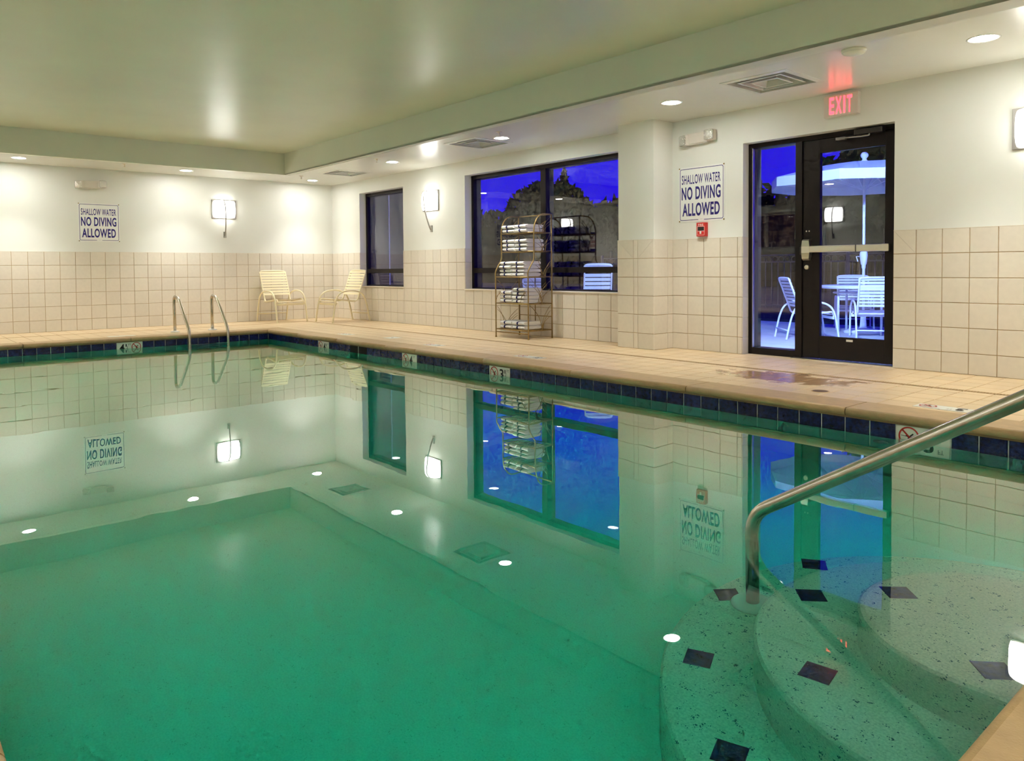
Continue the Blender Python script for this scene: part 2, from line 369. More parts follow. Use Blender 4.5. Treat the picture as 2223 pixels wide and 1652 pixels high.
# --- ceiling: recessed panel, soffit, fascia
VENTS = [(1.83, -.72), (5.42, -.83), (9.38, -.81)]
VH = .275
ceiling = tag(MB().box(.9, L-.9, -WID+.9, -1.2, HR, HR+.12).build('ceiling', M['ceil']), None, kind='structure')
mb = MB(); FX, FY = 1.03, -1.36
holes = [(x-VH, x+VH, y-VH, y+VH) for x, y in VENTS]
for a, b, c, d in grid_minus(0, L, FY, 0, holes): mb.box(a, b, c, d, H, H+.1)
mb.box(0, FX, -WID, FY, H, H+.1); mb.box(L-FX, L, -WID, FY, H, H+.1); mb.box(FX, L-FX, -WID, -WID+1.36, H, H+.1)
mb.build('soffit', M['soffit'], ceiling)
for x, y in VENTS: pass
def skew(x): return -1.375 - (x-1.0)*.0147
xa, xb = FX, L-FX
mb = MB(); mb.add([(xa, skew(xa), H-.004), (xb, skew(xb), H-.004), (xb, FY+.01, H-.004), (xa, FY+.01, H-.004), (xa, skew(xa), H+.02), (xb, skew(xb), H+.02), (xb, FY+.01, H+.02), (xa, FY+.01, H+.02)],
       [(3, 2, 1, 0), (4, 5, 6, 7), (0, 1, 5, 4), (1, 2, 6, 5), (2, 3, 7, 6), (3, 0, 4, 7)])
mb.build('edge_strip', M['fascia_strip'], ceiling)
mb = MB(); mb.add([(xa, skew(xa), H-.004), (xb, skew(xb), H-.004), (xb, skew(xb)+.08, H-.004), (xa, skew(xa)+.08, H-.004), (xa, skew(xa), HR+.05), (xb, skew(xb), HR+.05), (xb, skew(xb)+.08, HR+.05), (xa, skew(xa)+.08, HR+.05)],
       [(4, 5, 6, 7), (0, 1, 5, 4), (1, 2, 6, 5), (2, 3, 7, 6), (3, 0, 4, 7)])
mb.build('fascia', M['fascia'], ceiling)
MB().box(FX-.08, FX+.003, -WID+1.3, -1.34, H-.002, HR+.05).build('fascia', M['fascia'], ceiling)
MB().box(L-FX-.003, L-FX+.08, -WID+1.3, -1.34, H-.002, HR+.05).build('fascia', M['fascia'], ceiling)
MB().box(FX, L-FX, -WID+1.28, -WID+1.363, H-.002, HR+.05).build('fascia', M['fascia'], ceiling)

# --- floor slab (deck bed) around the pool
CO = .31          # coping width
NX0, NX1, NY0, NY1 = PX0+.04, PX1-.035, PY0+.035, PY1-.035      # coping noses
BX0, BX1, BY0, BY1 = NX0-CO, NX1+CO, NY0-CO, NY1+CO             # coping backs
mb = MB()
for a, b, c, d in grid_minus(0, L, -WID, TH, [(BX0, BX1, BY0, BY1), (-1, 8.6, 0, 1), (10.055, 20, 0, 1)]): mb.box(a, b, c, d, -.25, -.006)
floor = tag(mb.build('floor', M['floorgrout']), None, kind='structure')

# ------------------------------------------------------------------ wall tiles
def cuts(a, b, anchor, p=.201):
    k0 = math.floor((a-anchor)/p)-1; c = [a]
    for k in range(k0, k0+400):
        q = anchor+k*p
        if q > b-.012: break
        if q > a+.012: c.append(q)
    return c+[b]
ROWS = cuts(0, TT, TT)
BED = .004
G = .0048   # grout joint
def tiles_on(parent, fr, us, zrows, holes=(), skipu=None, mitre=()):
    n = 0
    for a, b in zip(us, us[1:]):
        for c, d in zip(zrows, zrows[1:]):
            if any(h[0]+.01 < (a+b)/2 < h[1]-.01 and h[2] < (c+d)/2 < h[3] for h in holes): continue
            top = d > TT-.01
            if top and mitre and any(abs(a-q) < .02 for q, s in mitre if s == 'l'):
                for sh in ('a', 'b'): put('tile', tile_mesh(b-a-G, d-c-G, shape={'a': 'c', 'b': 'd'}[sh]), parent, fr(a+G/2, c+G/2)); n += 1
            elif top and mitre and any(abs(b-q) < .02 for q, s in mitre if s == 'r'):
                for sh in ('a', 'b'): put('tile', tile_mesh(b-a-G, d-c-G, shape=sh), parent, fr(a+G/2, c+G/2)); n += 1
            else:
                put('tile', tile_mesh(b-a-G, d-c-G), parent, fr(a+G/2, c+G/2)); n += 1
    return n
# far wall
YS = cuts(-5.45, -.006, -.193, .2013)
MB().box(0, BED, -WID, 0, 0, TT-.002).build('tile_bed', M['grout'], wall_far)
tiles_on(wall_far, lambda a, c: on_far(BED, a, c), YS, ROWS)
mb = MB()
for a, b in zip(*(lambda q: (q, q[1:]))(cuts(-WID, -5.45, -5.2257, .2013))):
    for c, d in zip(ROWS, ROWS[1:]): mb.box(BED, BED+.006, a+G/2, b-G/2, c+G/2, d-G/2)
tag(mb.build('tile', M['walltile'], wall_far), None, kind='stuff')
# window wall segments
mb = MB()
for a, b, c, d in grid_minus(0, L, 0, TT-.002, [WIN1, WIN2, DOOR, (PI0, PI1, -1, 9)]): mb.box(a, b, -BED, 0, c, d)
mb.build('tile_bed', M['grout'], wall_right)
fr = lambda a, c: on_right(a, -BED, c)
n = tiles_on(wall_right, fr, cuts(.01, 1.01, 1.01), ROWS)
LOW = [z for z in ROWS if z < .575]
n += tiles_on(wall_right, fr, cuts(1.01, 2.405, 1.01), LOW)
n += tiles_on(wall_right, fr, cuts(2.405, 4.045, 4.045), ROWS)
n += tiles_on(wall_right, fr, cuts(4.045, 7.11, 4.045), LOW)
n += tiles_on(wall_right, fr, [7.11, PI0], ROWS)
n += tiles_on(wall_right, fr, cuts(PI1, 8.60, 7.742), ROWS, mitre=[(8.60, 'r')])
n += tiles_on(wall_right, fr, cuts(10.055, 11.85, 10.238), ROWS, mitre=[(10.055, 'l')])
mb = MB()
for a, b in zip(*(lambda q: (q, q[1:]))(cuts(11.85, L, 10.238))):
    for c, d in zip(ROWS, ROWS[1:]): mb.box(a+G/2, b-G/2, -BED-.006, -BED, c+G/2, d-G/2)
tag(mb.build('tile', M['walltile'], wall_right), None, kind='stuff')
# reveals of the openings: grouted tile strips on the jamb that shows
for x, z0, dep in ((1.01, .59, .12), (4.045, .585, .12), (8.60, 0, .10)):
    rows = [z for z in ROWS if z > z0+.02]
    rows = [z0]+rows
    for c, d in zip(rows, rows[1:]): put('tile', tile_mesh(dep-G+.008, d-c-G), wall_right, on_far(x, -.008, c+G/2))
for x0, x1, z in ((1.01, 2.405, .59), (4.045, 7.11, .585)):
    MB().rbox(x0-.004, x1+.004, -.022, .13, z-.016, z+.002, .004).build('sill', M['trimtile'], wall_right)
# cap line on top of the tile
for x0, x1 in ((0, 1.01), (2.405, 4.045), (7.742, 8.6), (10.055, L)): MB().box(x0, x1, -BED-.006, 0, TT-.002, TT+.001).build('tile_cap', M['trimtile'], wall_right)
MB().box(0, BED+.006, -WID, -.01, TT-.002, TT+.001).build('tile_cap', M['trimtile'], wall_far)
# pier tiles
MB().box(PI0-.004, PI1+.004, PIY-.004, 0, 0, TT-.002).build('tile_bed', M['grout'], wall_pier)
tiles_on(wall_pier, lambda a, c: on_right(a, PIY-BED, c), [PI0-.01, 7.472, 7.532, PI1+.008], ROWS, mitre=[(PI0-.01, 'l'), (PI1+.008, 'r')])
tiles_on(wall_pier, lambda a, c: on_far(PI1+BED, a, c), [PIY-.008, -.10, -.012], ROWS)
MB().box(PI0-.01, PI1+.01, PIY-.01, 0, TT-.002, TT+.001).build('tile_cap', M['trimtile'], wall_pier)
# opposite and rear wall tiles (seen only as reflections): joined
for nm, w in (('l', wall_left), ('b', wall_rear)):
    mb = MB()
    if nm == 'l':
        for a, b in zip(*(lambda q: (q, q[1:]))(cuts(0, L, .1))):
            for c, d in zip(ROWS, ROWS[1:]): mb.box(a+G/2, b-G/2, -WID+BED, -WID+BED+.006, c+G/2, d-G/2)
        MB().box(0, L, -WID, -WID+BED, 0, TT-.002).build('tile_bed', M['grout'], w)
    else:
        for a, b in zip(*(lambda q: (q, q[1:]))(cuts(-WID, 0, .1))):
            for c, d in zip(ROWS, ROWS[1:]): mb.box(L-BED-.006, L-BED, a+G/2, b-G/2, c+G/2, d-G/2)
        MB().box(L-BED, L, -WID, 0, 0, TT-.002).build('tile_bed', M['grout'], w)
    tag(mb.build('tile', M['walltile'], w), None, kind='stuff')

# ------------------------------------------------------------------ deck tiles
DR0, DR1 = -.905, -.845      # trench drain
DRX0, DRX1 = .73, .79
cells = []
xs_r = cuts(DRX1, L, 10.306, .198)
ys_a = cuts(BY1, DR0, BY1, .2); ys_b = cuts(DR1, 0, DR1, .2)
marks = [(3.42, 3.82), (5.5, 5.9), (7.1, 7.5), (10.88, 11.24)]
def blocked(x, y):
    if any(a-.02 < x < b+.02 and -1.80 < y < -1.59 for a, b in marks): return True
    if 4.33 < x < 4.60 and -1.62 < y < -1.36: return True
    return False
for ys in (ys_a, ys_b):
    for a, b in zip(xs_r, xs_r[1:]):
        for c, d in zip(ys, ys[1:]): cells.append((a, b, c, d))
for a, b in zip(*(lambda q: (q, q[1:]))(cuts(0, DRX0, 0, .2))):          # beside far wall
    for c, d in zip(*(lambda q: (q, q[1:]))(cuts(-WID, 0, 0, .2))): cells.append((a, b, c, d))
for c, d in zip(ys_b, ys_b[1:]): cells.append((DRX0, DRX1, c, d))
for a, b in zip(*(lambda q: (q, q[1:]))(cuts(DRX1, BX0, BX0, .2))):       # between drain and far coping
    for c, d in zip(*(lambda q: (q, q[1:]))(cuts(-WID, BY1, BY1, .2))): cells.append((a, b, c, d))
for a, b in zip(*(lambda q: (q, q[1:]))(cuts(BX0, BX1, BX0, .2))):        # opposite side
    for c, d in zip(*(lambda q: (q, q[1:]))(cuts(-WID, BY0, BY0, .2))): cells.append((a, b, c, d))
for a, b in zip(*(lambda q: (q, q[1:]))(cuts(BX1, L, BX1, .2))):          # near end
    for c, d in zip(*(lambda q: (q, q[1:]))(cuts(-WID, BY1, BY1, .2))): cells.append((a, b, c, d))
for a, b in zip(*(lambda q: (q, q[1:]))(cuts(8.6, 10.055, 10.306, .198))): cells.append((a, b, 0, .1))
C3 = Vector((12.82, -6.69))
def seen(q): x, y = (q[0]+q[1])/2, (q[2]+q[3])/2; return y > -1.85 and x < 12.1
vis = sorted([q for q in cells if seen(q)], key=lambda q: (Vector(((q[0]+q[1])/2, (q[2]+q[3])/2))-C3).length)
keep = set(vis[:298]); mb = MB(); G2 = .006
for q in cells:
    a, b, c, d = q
    if blocked((a+b)/2, (c+d)/2): 
        # cut tile around the inset marker: keep the strip clear of it
        continue
    if q in keep: put('tile', tile_mesh(b-a-G2, d-c-G2, .006, 'decktile', .002), floor, on_floor(a+G2/2, c+G2/2, -.006))
    else: mb.box(a+G2/2, b-G2/2, c+G2/2, d-G2/2, -.006, 0)
tag(mb.build('tile', M['decktile'], floor), None, kind='stuff')
MB().box(9.1, 10.05, .02, .2, -.006, .006).build('threshold', M['nickel'], floor)

# ------------------------------------------------------------------ pool shell, coping, waterline tile
pool = thing('swimming_pool', 'rectangular indoor pool with tan coping and navy waterline tiles', 'pool', (0, 0, 0))
def zf(x): return -1.05 if x > 9.0 else -1.05 - .45*(9.0-x)/(9.0-PX0)
mb = MB(); t = .2
xsb = [PX0, 5.5, 9.0, PX1]
for y0, y1 in ((PY0-t, PY0), (PY1, PY1+t)): mb.box(PX0-t, PX1+t, y0, y1, -1.8, -.052)
for x0, x1 in ((PX0-t, PX0), (PX1, PX1+t)): mb.box(x0, x1, PY0-t, PY1+t, -1.8, -.052)
for a, b in ((PX0, 9.0), (9.0, PX1)):
    mb.add([(a, PY0, zf(a)), (b, PY0, zf(b)), (b, PY1, zf(b)), (a, PY1, zf(a)), (a, PY0, -1.8), (b, PY0, -1.8), (b, PY1, -1.8), (a, PY1, -1.8)], [(0, 1, 2, 3), (7, 6, 5, 4)])
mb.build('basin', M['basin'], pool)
# waterline tiles and markers
BT, BB, BP = -.050, -.198, .1485
MR = [(3.569, 3.866, '41/2'), (5.607, 5.905, '4'), (7.154, 7.458, '31/2'), (10.939, 11.236, '3')]
MF = (-4.147, -3.833)
SK = (4.43, 4.83)
MB().box(PX0, PX1, PY1-.004, PY1, BB-.004, BT).build('grout_band', M['bluegrout'], pool)
MB().box(PX0, PX0+.004, PY0, PY1, BB-.004, BT).build('grout_band', M['bluegrout'], pool)
MB().box(PX1-.004, PX1, PY0, PY1, BB-.004, BT).build('grout_band', M['bluegrout'], pool)
MB().box(PX0, PX1, PY0, PY0+.004, BB-.004, BT).build('grout_band', M['bluegrout'], pool)
stops = [PX0+.012]
for a, b in ((m[0], m[1]) for m in MR): stops += [('m', a, b)]
def blue_run(a, b): return cuts(a, b, a, (b-a)/max(1, round((b-a)/BP)))
GB = .007
segs = [(PX0+.012, 3.569), (3.866, SK[0]), (SK[1], 5.607), (5.905, 7.154), (7.458, 10.939), (11.236, PX1-.01)]
for a0, b0 in segs:
    c = blue_run(a0, b0)
    for a, b in zip(c, c[1:]): put('waterline_tile', tile_mesh(b-a-GB, BT-BB, .007, 'bluetile', .003), pool, on_right(a+GB/2, PY1-.004, BB))
for a0, b0 in ((PY0+.012, MF[0]), (MF[1], PY1-.012)):
    c = blue_run(a0, b0)
    for a, b in zip(c, c[1:]): put('waterline_tile', tile_mesh(b-a-GB, BT-BB, .007, 'bluetile', .003), pool, on_far(PX0+.004, a+GB/2, BB))
c = blue_run(PX0+.012, PX1-.01)
for a, b in zip(c, c[1:]): put('waterline_tile', tile_mesh(b-a-GB, BT-BB, .007, 'bluetile', .003), pool, on_left(b-GB/2, PY0+.004, BB))
c = blue_run(PY0+.012, PY1-.012)
for a, b in zip(c, c[1:]): put('waterline_tile', tile_mesh(b-a-GB, BT-BB, .007, 'bluetile', .003), pool, frame((0, -1, 0), (0, 0, 1), (-1, 0, 0), (PX1-.004, b-GB/2, BB)))
o = MB().box(SK[0], SK[1], PY1-.011, PY1-.003, BB, BT).build('skimmer_mouth', M['void'], pool); o['label'] = 'black skimmer mouth in the waterline'
MB().rbox((SK[0]+SK[1])/2-.0035, (SK[0]+SK[1])/2+.0035, PY1-.0125, PY1-.004, BB, BT, .001).build('skimmer_divider', M['bluegrout'], pool)

def no_diving(parent, cx, cy, r, Mx):
    put('warning_ring', flat(ring_polys(r*.84, r, cx, cy)+[bar_poly(cx-r*.66, cy+r*.66, cx+r*.66, cy-r*.66, r*.17)], M['red'], 'warning_ring', .0015), parent, Mx)
    fig = [bar_poly(cx-.02*r, cy-.55*r, cx+.02*r, cy-.05*r, r*.22), bar_poly(cx, cy-.05*r, cx+.42*r, cy+.32*r, r*.14), bar_poly(cx, cy-.1*r, cx-.3*r, cy+.1*r, r*.08)]
    fig += [bar_poly(cx-.75*r, cy+.06*r, cx-.2*r, cy+.02*r, r*.05), bar_poly(cx+.2*r, cy+.0*r, cx+.75*r, cy-.05*r, r*.05), ring_polys(0.001, .13*r, cx-.02*r, cy-.55*r, 10)[0]]
    fig += [[q for q in [(cx-.02*r+.14*r*math.cos(2*PI*k/12), cy-.6*r+.14*r*math.sin(2*PI*k/12)) for k in range(12)]]]
    put('diver_figure', flat(fig, M['black'], 'diver_figure', .001), parent, Mx)
def depth_text(parent, kind, cx, cy, h, Mx):
    big = kind[0]; k = put('depth_lettering', text_mesh(big, M['black'], h, h*.62, .02), parent, Mx @ T(cx, cy)); 
    xo = cx+h*.40
    if len(kind) > 1:
        put('depth_lettering', text_mesh('1', M['black'], h*.36, h*.14, .012), parent, Mx @ T(xo+h*.12, cy+h*.28))
        put('depth_lettering', text_mesh('/', M['black'], h*.40, h*.2, .0), parent, Mx @ T(xo+h*.25, cy-h*.02))
        put('depth_lettering', text_mesh('2', M['black'], h*.34, h*.2, .0), parent, Mx @ T(xo+h*.26, cy-h*.36))
        xo += h*.28
    put('depth_lettering', text_mesh('FT', M['black'], h*.26, h*.32, .0), parent, Mx @ T(xo+h*.28, cy+h*.36))
for a, b, k in MR:
    w, h = b-a-.006, BT-BB
    mk = put('depth_marker', tile_mesh(w, h, .008, 'marker', .002), pool, on_right(a+.003, PY1-.004, BB))
    no_diving(mk, w*.25, h*.53, .058, T(0, 0, .008)); depth_text(mk, k, w*.62, h*.50, .095, T(0, 0, .0075))
w, h = MF[1]-MF[0]-.006, BT-BB
mk = put('depth_marker', tile_mesh(w, h, .008, 'marker', .002), pool, on_far(PX0+.004, MF[0]+.003, BB))
depth_text(mk, '41/2', w*.20, h*.5, .095, T(0, 0, .0075)); no_diving(mk, w*.76, h*.53, .058, T(0, 0, .008))
# inset deck markers, read from the wall side
for a, b, k in [(3.42, 3.70, '41/2'), (5.5, 5.78, '4'), (7.1, 7.46, '31/2'), (10.895, 11.205, '3')]:
    w = b-a
    for q in (0, 1):
        put('depth_marker', tile_mesh(w/2-.003, .135, .007, 'marker', .0015), floor, on_floor(a+q*w/2, -1.747, -.006))
    mk = put('depth_marker_print', flat([[(0, 0), (w, 0), (w, .13), (0, .13)]], M['marker'], 'depth_marker_print', 0), floor, frame((-1, 0, 0), (0, -1, 0), (0, 0, 1), (b, -1.615, .0012)))
    depth_text(mk, k, .055, .066, .085, T(0, 0, .001)); no_diving(mk, w*.78, .066, .05, T(0, 0, .001))
    # filler tiles behind the marker
mb = MB()
for a, b in ((3.42, 3.70), (5.5, 5.78), (7.1, 7.46), (10.895, 11.205)):
    xl = [x for x in xs_r if x < a-.0][-1]
    left = max(x for x in xs_r if x <= a+.001); right = min(x for x in xs_r if x >= b-.001)
    def bl(x): return blocked(x, -1.69)
    lo = [q for q in zip(xs_r, xs_r[1:]) if bl((q[0]+q[1])/2) and q[1] > a-.3 and q[0] < b+.3]
    X0, X1 = lo[0][0], lo[-1][1]
    y0, y1 = ys_a[0], ys_a[1]
    for s0, s1, c0, c1 in ((X0, X1, -1.610, y1), (X0, a-.004, y0, -1.612), (b+.004, X1, y0, -1.612), (a-.004, b+.004, y0, -1.749)):
        if s1-s0 > .012 and c1-c0 > .012: put('tile', tile_mesh(s1-s0-G2, c1-c0-G2, .006, 'decktile', .002), floor, on_floor(s0+G2/2, c0+G2/2, -.006))
far_mk = put('depth_marker', tile_mesh(.135, .34, .007, 'marker', .0015), floor, on_floor(1.545, -4.17, -.0045))
# skimmer lid flush in the deck
sk_x = [q for q in zip(xs_r, xs_r[1:]) if 4.33 < (q[0]+q[1])/2 < 4.60]; sk_y = [q for q in zip(ys_a, ys_a[1:]) if -1.62 < (q[0]+q[1])/2 < -1.36]
lid = thing('skimmer_lid', 'square white skimmer cover set flush in the deck tiles', 'cover', ((sk_x[0][0]+sk_x[-1][1])/2, (sk_y[0][0]+sk_y[-1][1])/2, -.006))
lw, lh = (sk_x[-1][1]-sk_x[0][0])/2-.006, (sk_y[-1][1]-sk_y[0][0])/2-.006
MB().rbox(-lw, lw, -lh, lh, 0, .0065, .002).build('cover_plate', M['marker'], lid)
MB().lathe([(0.0, .0068), (.018, .0068), (.018, .0060)], (0, 0, 0), 14).build('finger_hole', M['drainhole'], lid)

# coping stones
CT, CZ = .052, .003
prof = [(CO, CZ-CT), (CO, CZ-.001)]
for k in range(0, 9):
    a = PI/2 + PI*k/8*1.0
    prof.append((.026+.026*math.cos(a), CZ-.026+.026*math.sin(a)))
def stone(org, d, nrm, s0, s1, m0=False, m1=False):
    # d along, nrm away from pool; distance measured from the nose
    vs = []
    for s, mit in ((s0, m0), (s1, m1)):
        for (e, z) in prof:
            q = s + ((-e if s == s0 else e) if mit else 0)
            vs.append((org[0]+d[0]*q+nrm[0]*e, org[1]+d[1]*q+nrm[1]*e, z))
    n = len(prof)
    fs = [(i, (i+1) % n, n+(i+1) % n, n+i) for i in range(n)] + [list(range(n))[::-1], list(range(n, 2*n))]
    mb = MB(); mb.add(vs, fs); 
    for i in range(2, 10): mb.sm[i] = True
    return fixn(mb.build('coping_stone', M['coping'], pool))
JG = .007
def coping_run(org, d, nrm, joints):
    for i, (a, b) in enumerate(zip(joints, joints[1:])):
        stone(org, d, nrm, a+(JG/2 if i else .003), b-(JG/2 if i < len(joints)-2 else .003), i == 0, i == len(joints)-2)
coping_run((0, NY1), (1, 0), (0, 1), [NX0, 2.99, 4.115, 5.265, 5.895, 7.075, 8.27, 9.461, 10.647, NX1])
coping_run((NX0, 0), (0, 1), (-1, 0), [NY0, -5.185, -3.977, -2.95, NY1])
coping_run((0, NY0), (1, 0), (0, -1), [NX0]+[NX0+(NX1-NX0)*k/9 for k in range(1, 9)]+[NX1])
coping_run((NX1, 0), (0, 1), (1, 0), [NY0]+[NY0+(NY1-NY0)*k/4 for k in range(1, 4)]+[NY1])
mb = MB()   # dark mortar bed under the joints
for a, b, c, d in grid_minus(BX0+.004, BX1-.004, BY0+.004, BY1-.004, [(NX0-.012, NX1+.012, NY0-.012, NY1+.012)]): mb.box(a, b, c, d, -.056, -.008)
mb.build('coping_mortar', M['copingjoint'], pool)

# entry steps: three round tiers with navy diamonds
SC = (12.124, -4.182)
TIERS = [(.41, -.256), (.716, -.492), (1.006, -.748)]
def d_shape(r, n=48):
    pts = [(PX1+.05, SC[1]-r)]
    for k in range(n+1): a = -PI/2 - PI*k/n; pts.append((SC[0]+r*math.cos(a), SC[1]+r*math.sin(a)))
    return pts+[(PX1+.05, SC[1]+r)]
DIA = [[(.375, 178, 45), (.17, 178, 0)], [(.62, 182, 12), (.56, 233, 40), (.78, 0, 0), (.735, 165, 10), (.68, 129, 30), (.63, 152, 10)], [(.90, 211, 20), (.94, 180, 30), (.905, 242, 20), (.90, 150, 15)]]
DPOS = [[(11.803, -4.178, 45), (12.165, -4.47, 42)], [(11.52, -4.20, 42), (11.765, -4.63, 10), (11.403, -3.953, 32)], [(11.355, -4.628, 25), (11.185, -4.20, 50), (11.67, -4.93, 20)]]
for (r, z), dd in zip(TIERS, DPOS):
    n = 48; poly = d_shape(r); cs = .02
    vs = []; m = len(poly); inner = [(x if x > PX1 else x+(SC[0]-x)*cs/r, y+(SC[1]-y)*cs/r) for x, y in poly]
    for pl, zz in ((poly, -1.1), (poly, z-.02), ([(x+(a-x)*.4, y+(b-y)*.4) for (x, y), (a, b) in zip(poly, inner)], z-.005), (inner, z)): vs += [(x, y, zz) for x, y in pl]
    fs = [(j*m+i, j*m+(i+1) % m, (j+1)*m+(i+1) % m, (j+1)*m+i) for j in range(3) for i in range(m)] + [list(range(3*m, 4*m))]
    mb = MB(); mb.add(vs, fs); st = fixn(mb.build('step', M['plaster'], pool))
    for x, y, a in dd:
        put('diamond_tile', tile_mesh(.088, .088, .004, 'bluetile', .002), st, T(x, y, z-.0015) @ Matrix.Rotation(math.radians(a), 4, 'Z') @ T(-.044, -.044))
# return inlet on the wall
o = MB().lathe([(.045, 0), (.043, .008), (.03, .016), (.016, .018), (.014, .010)], (10.85, PY1, -.33), 18, 'y').build('return_inlet', M['marker'], pool)
# water
mb = MB(); mb.box(PX0-.02, PX1+.02, PY0-.02, PY1+.02, -1.75, WATER)
water = tag(mb.build('pool_water', M['water']), 'still teal green water filling the swimming pool', 'water', kind='stuff')

# ================================================================== WINDOWS AND DOOR
def window(name, W_, mull=None, label=None):
    x0, x1, z0, z1 = W_; f = .05; ya, yb = .12, .262
    root = bpy.data.objects.new(name, None); COL.objects.link(root); root.location = (x0, ya, z0); tag(root, label, None, kind='structure')
    def bx(nm, a, b, c, d, e=None, g=None, m='bronze'):
        o = MB().rbox(a, b, e if e else ya, g if g else yb, c, d, .003).build(nm, M[m], root); o.matrix_parent_inverse = T(x0, ya, z0).inverted(); return o
    bx('frame', x0, x0+f, z0, z1); bx('frame', x1-f, x1, z0, z1); bx('frame', x0+f, x1-f, z1-f*1.1, z1); bx('frame', x0+f, x1-f, z0, z0+.022)
    rz = (.815, .888); bx('rail', x0+f, x1-f, rz[0], rz[1], ya-.012, yb)
    cols = [x0+f, x1-f] if mull is None else [x0+f, mull-.05, mull+.05, x1-f]
    if mull: bx('mullion', mull-.05, mull+.05, z0+.022, z1-f, ya-.004, yb)
    for a, b in zip(cols[::2], cols[1::2]):
        for c, d in ((z0+.022, rz[0]), (rz[1], z1-f*1.1)):
            o = MB().box(a-.01, b+.01, .15, .156, c-.01, d+.01).build('pane', M['glass'], root); o.matrix_parent_inverse = T(x0, ya, z0).inverted()
    return root
window('window_1', WIN1); window('window_2', WIN2, 5.575)

# glazed entrance: sidelight and door leaf
dr = bpy.data.objects.new('door_1', None); COL.objects.link(dr); dr['kind'] = 'structure'
def dpart(nm, a, b, e, g, c, d, m='bronze', par=None, ch=.003): return MB().rbox(a, b, e, g, c, d, ch).build(nm, M[m], par or dr)
ya, yb = .10, .262; ZT = 2.098
dpart('frame', 8.60, 8.645, ya, yb, 0, ZT); dpart('frame', 10.015, 10.055, ya, yb, 0, ZT); dpart('frame', 8.645, 10.015, ya, yb, ZT-.045, ZT)
dpart('mullion', 9.108, 9.175, ya-.01, yb, 0.001, ZT-.045); dpart('frame', 8.645, 9.108, ya, yb, 0, .065); 
MB().box(8.635, 9.118, .13, .136, .055, ZT-.035).build('pane', M['glass'], dr)
MB().rbox(8.645, 8.650, .098, .13, .066, ZT-.05, .001).build('glazing_bead', M['nickel'], dr)
leaf = dpart('door_leaf', 9.178, 9.345, .105, .15, .012, ZT-.048)
dpart('door_rail', 9.345, 9.935, .105, .15, .012, .222, par=leaf); dpart('door_rail', 9.345, 9.935, .105, .15, 1.925, ZT-.048, par=leaf); dpart('door_stile', 9.935, 10.012, .105, .15, .012, ZT-.048, par=leaf)
MB().box(9.337, 9.943, .124, .130, .215, 1.933).build('pane', M['glass'], leaf)
MB().rbox(9.60, 9.66, .1035, .106, .185, .205, .0005).build('label_plate', M['whiteplastic'], leaf)
# panic bar
pb = dpart('panic_bar', 9.265, 9.99, .045, .095, 1.003, 1.064, 'nickel', ch=.006)
mb = MB(); prof2 = [(-.10, .030), (-.085, .050), (-.03, .062), (.03, .062), (.085, .050), (.10, .030)]
vs = []; 
for z, dpt in prof2: vs += [(9.195, .104-dpt, 1.030+z), (9.275 if abs(z) < .04 else 9.262, .104-dpt, 1.030+z), (9.275 if abs(z) < .04 else 9.262, .104, 1.030+z), (9.195+.012*abs(z)/.1, .104, 1.030+z)]
fs = [(i*4+k, i*4+(k+1) % 4, (i+1)*4+(k+1) % 4, (i+1)*4+k) for i in range(5) for k in range(4)]+[(3, 2, 1, 0), (20, 21, 22, 23)]
mb.add(vs, fs); fixn(mb.build('latch_head', M['nickel'], pb))
MB().rbox(9.703, 9.712, .043, .097, 1.002, 1.065, .001).build('seam', M['darkmetal'], pb); MB().rbox(9.30, 9.70, .041, .048, 1.013, 1.054, .002).build('push_pad', M['nickel'], pb)
MB().rbox(9.93, 9.993, .044, .104, 1.001, 1.066, .008).build('end_cap', M['nickel'], pb)
MB().lathe([(.022, 0), (.022, .010), (.018, .014), (0.0, .014)], (9.22, .105, .865), 18, 'y').build('lock_cylinder', M['nickel'], dr)
for dx in (0, .028): MB().lathe([(.007, 0), (.006, .004), (0.0, .005)], (9.213+dx, .105, 1.205), 10, 'y').build('screw', M['whiteplastic'], dr)
MB().rbox(9.155, 9.172, .085, .10, .985, 1.06, .002).build('strike_plate', M['darkmetal'], dr)
cl = MB().rbox(9.69, 9.935, .035, .104, 2.035, 2.083, .006).build('door_closer', M['darkmetal'], dr)
MB().tube(bend_path([(9.82, .05, 2.035), (9.82, .045, 2.02), (9.76, .03, 2.015), (9.53, .05, 2.028)], .02), .007, 8).build('closer_arm', M['greysteel'], cl)
MB().rbox(9.515, 9.60, .05, .10, 2.012, 2.038, .004).build('closer_shoe', M['greysteel'], cl)

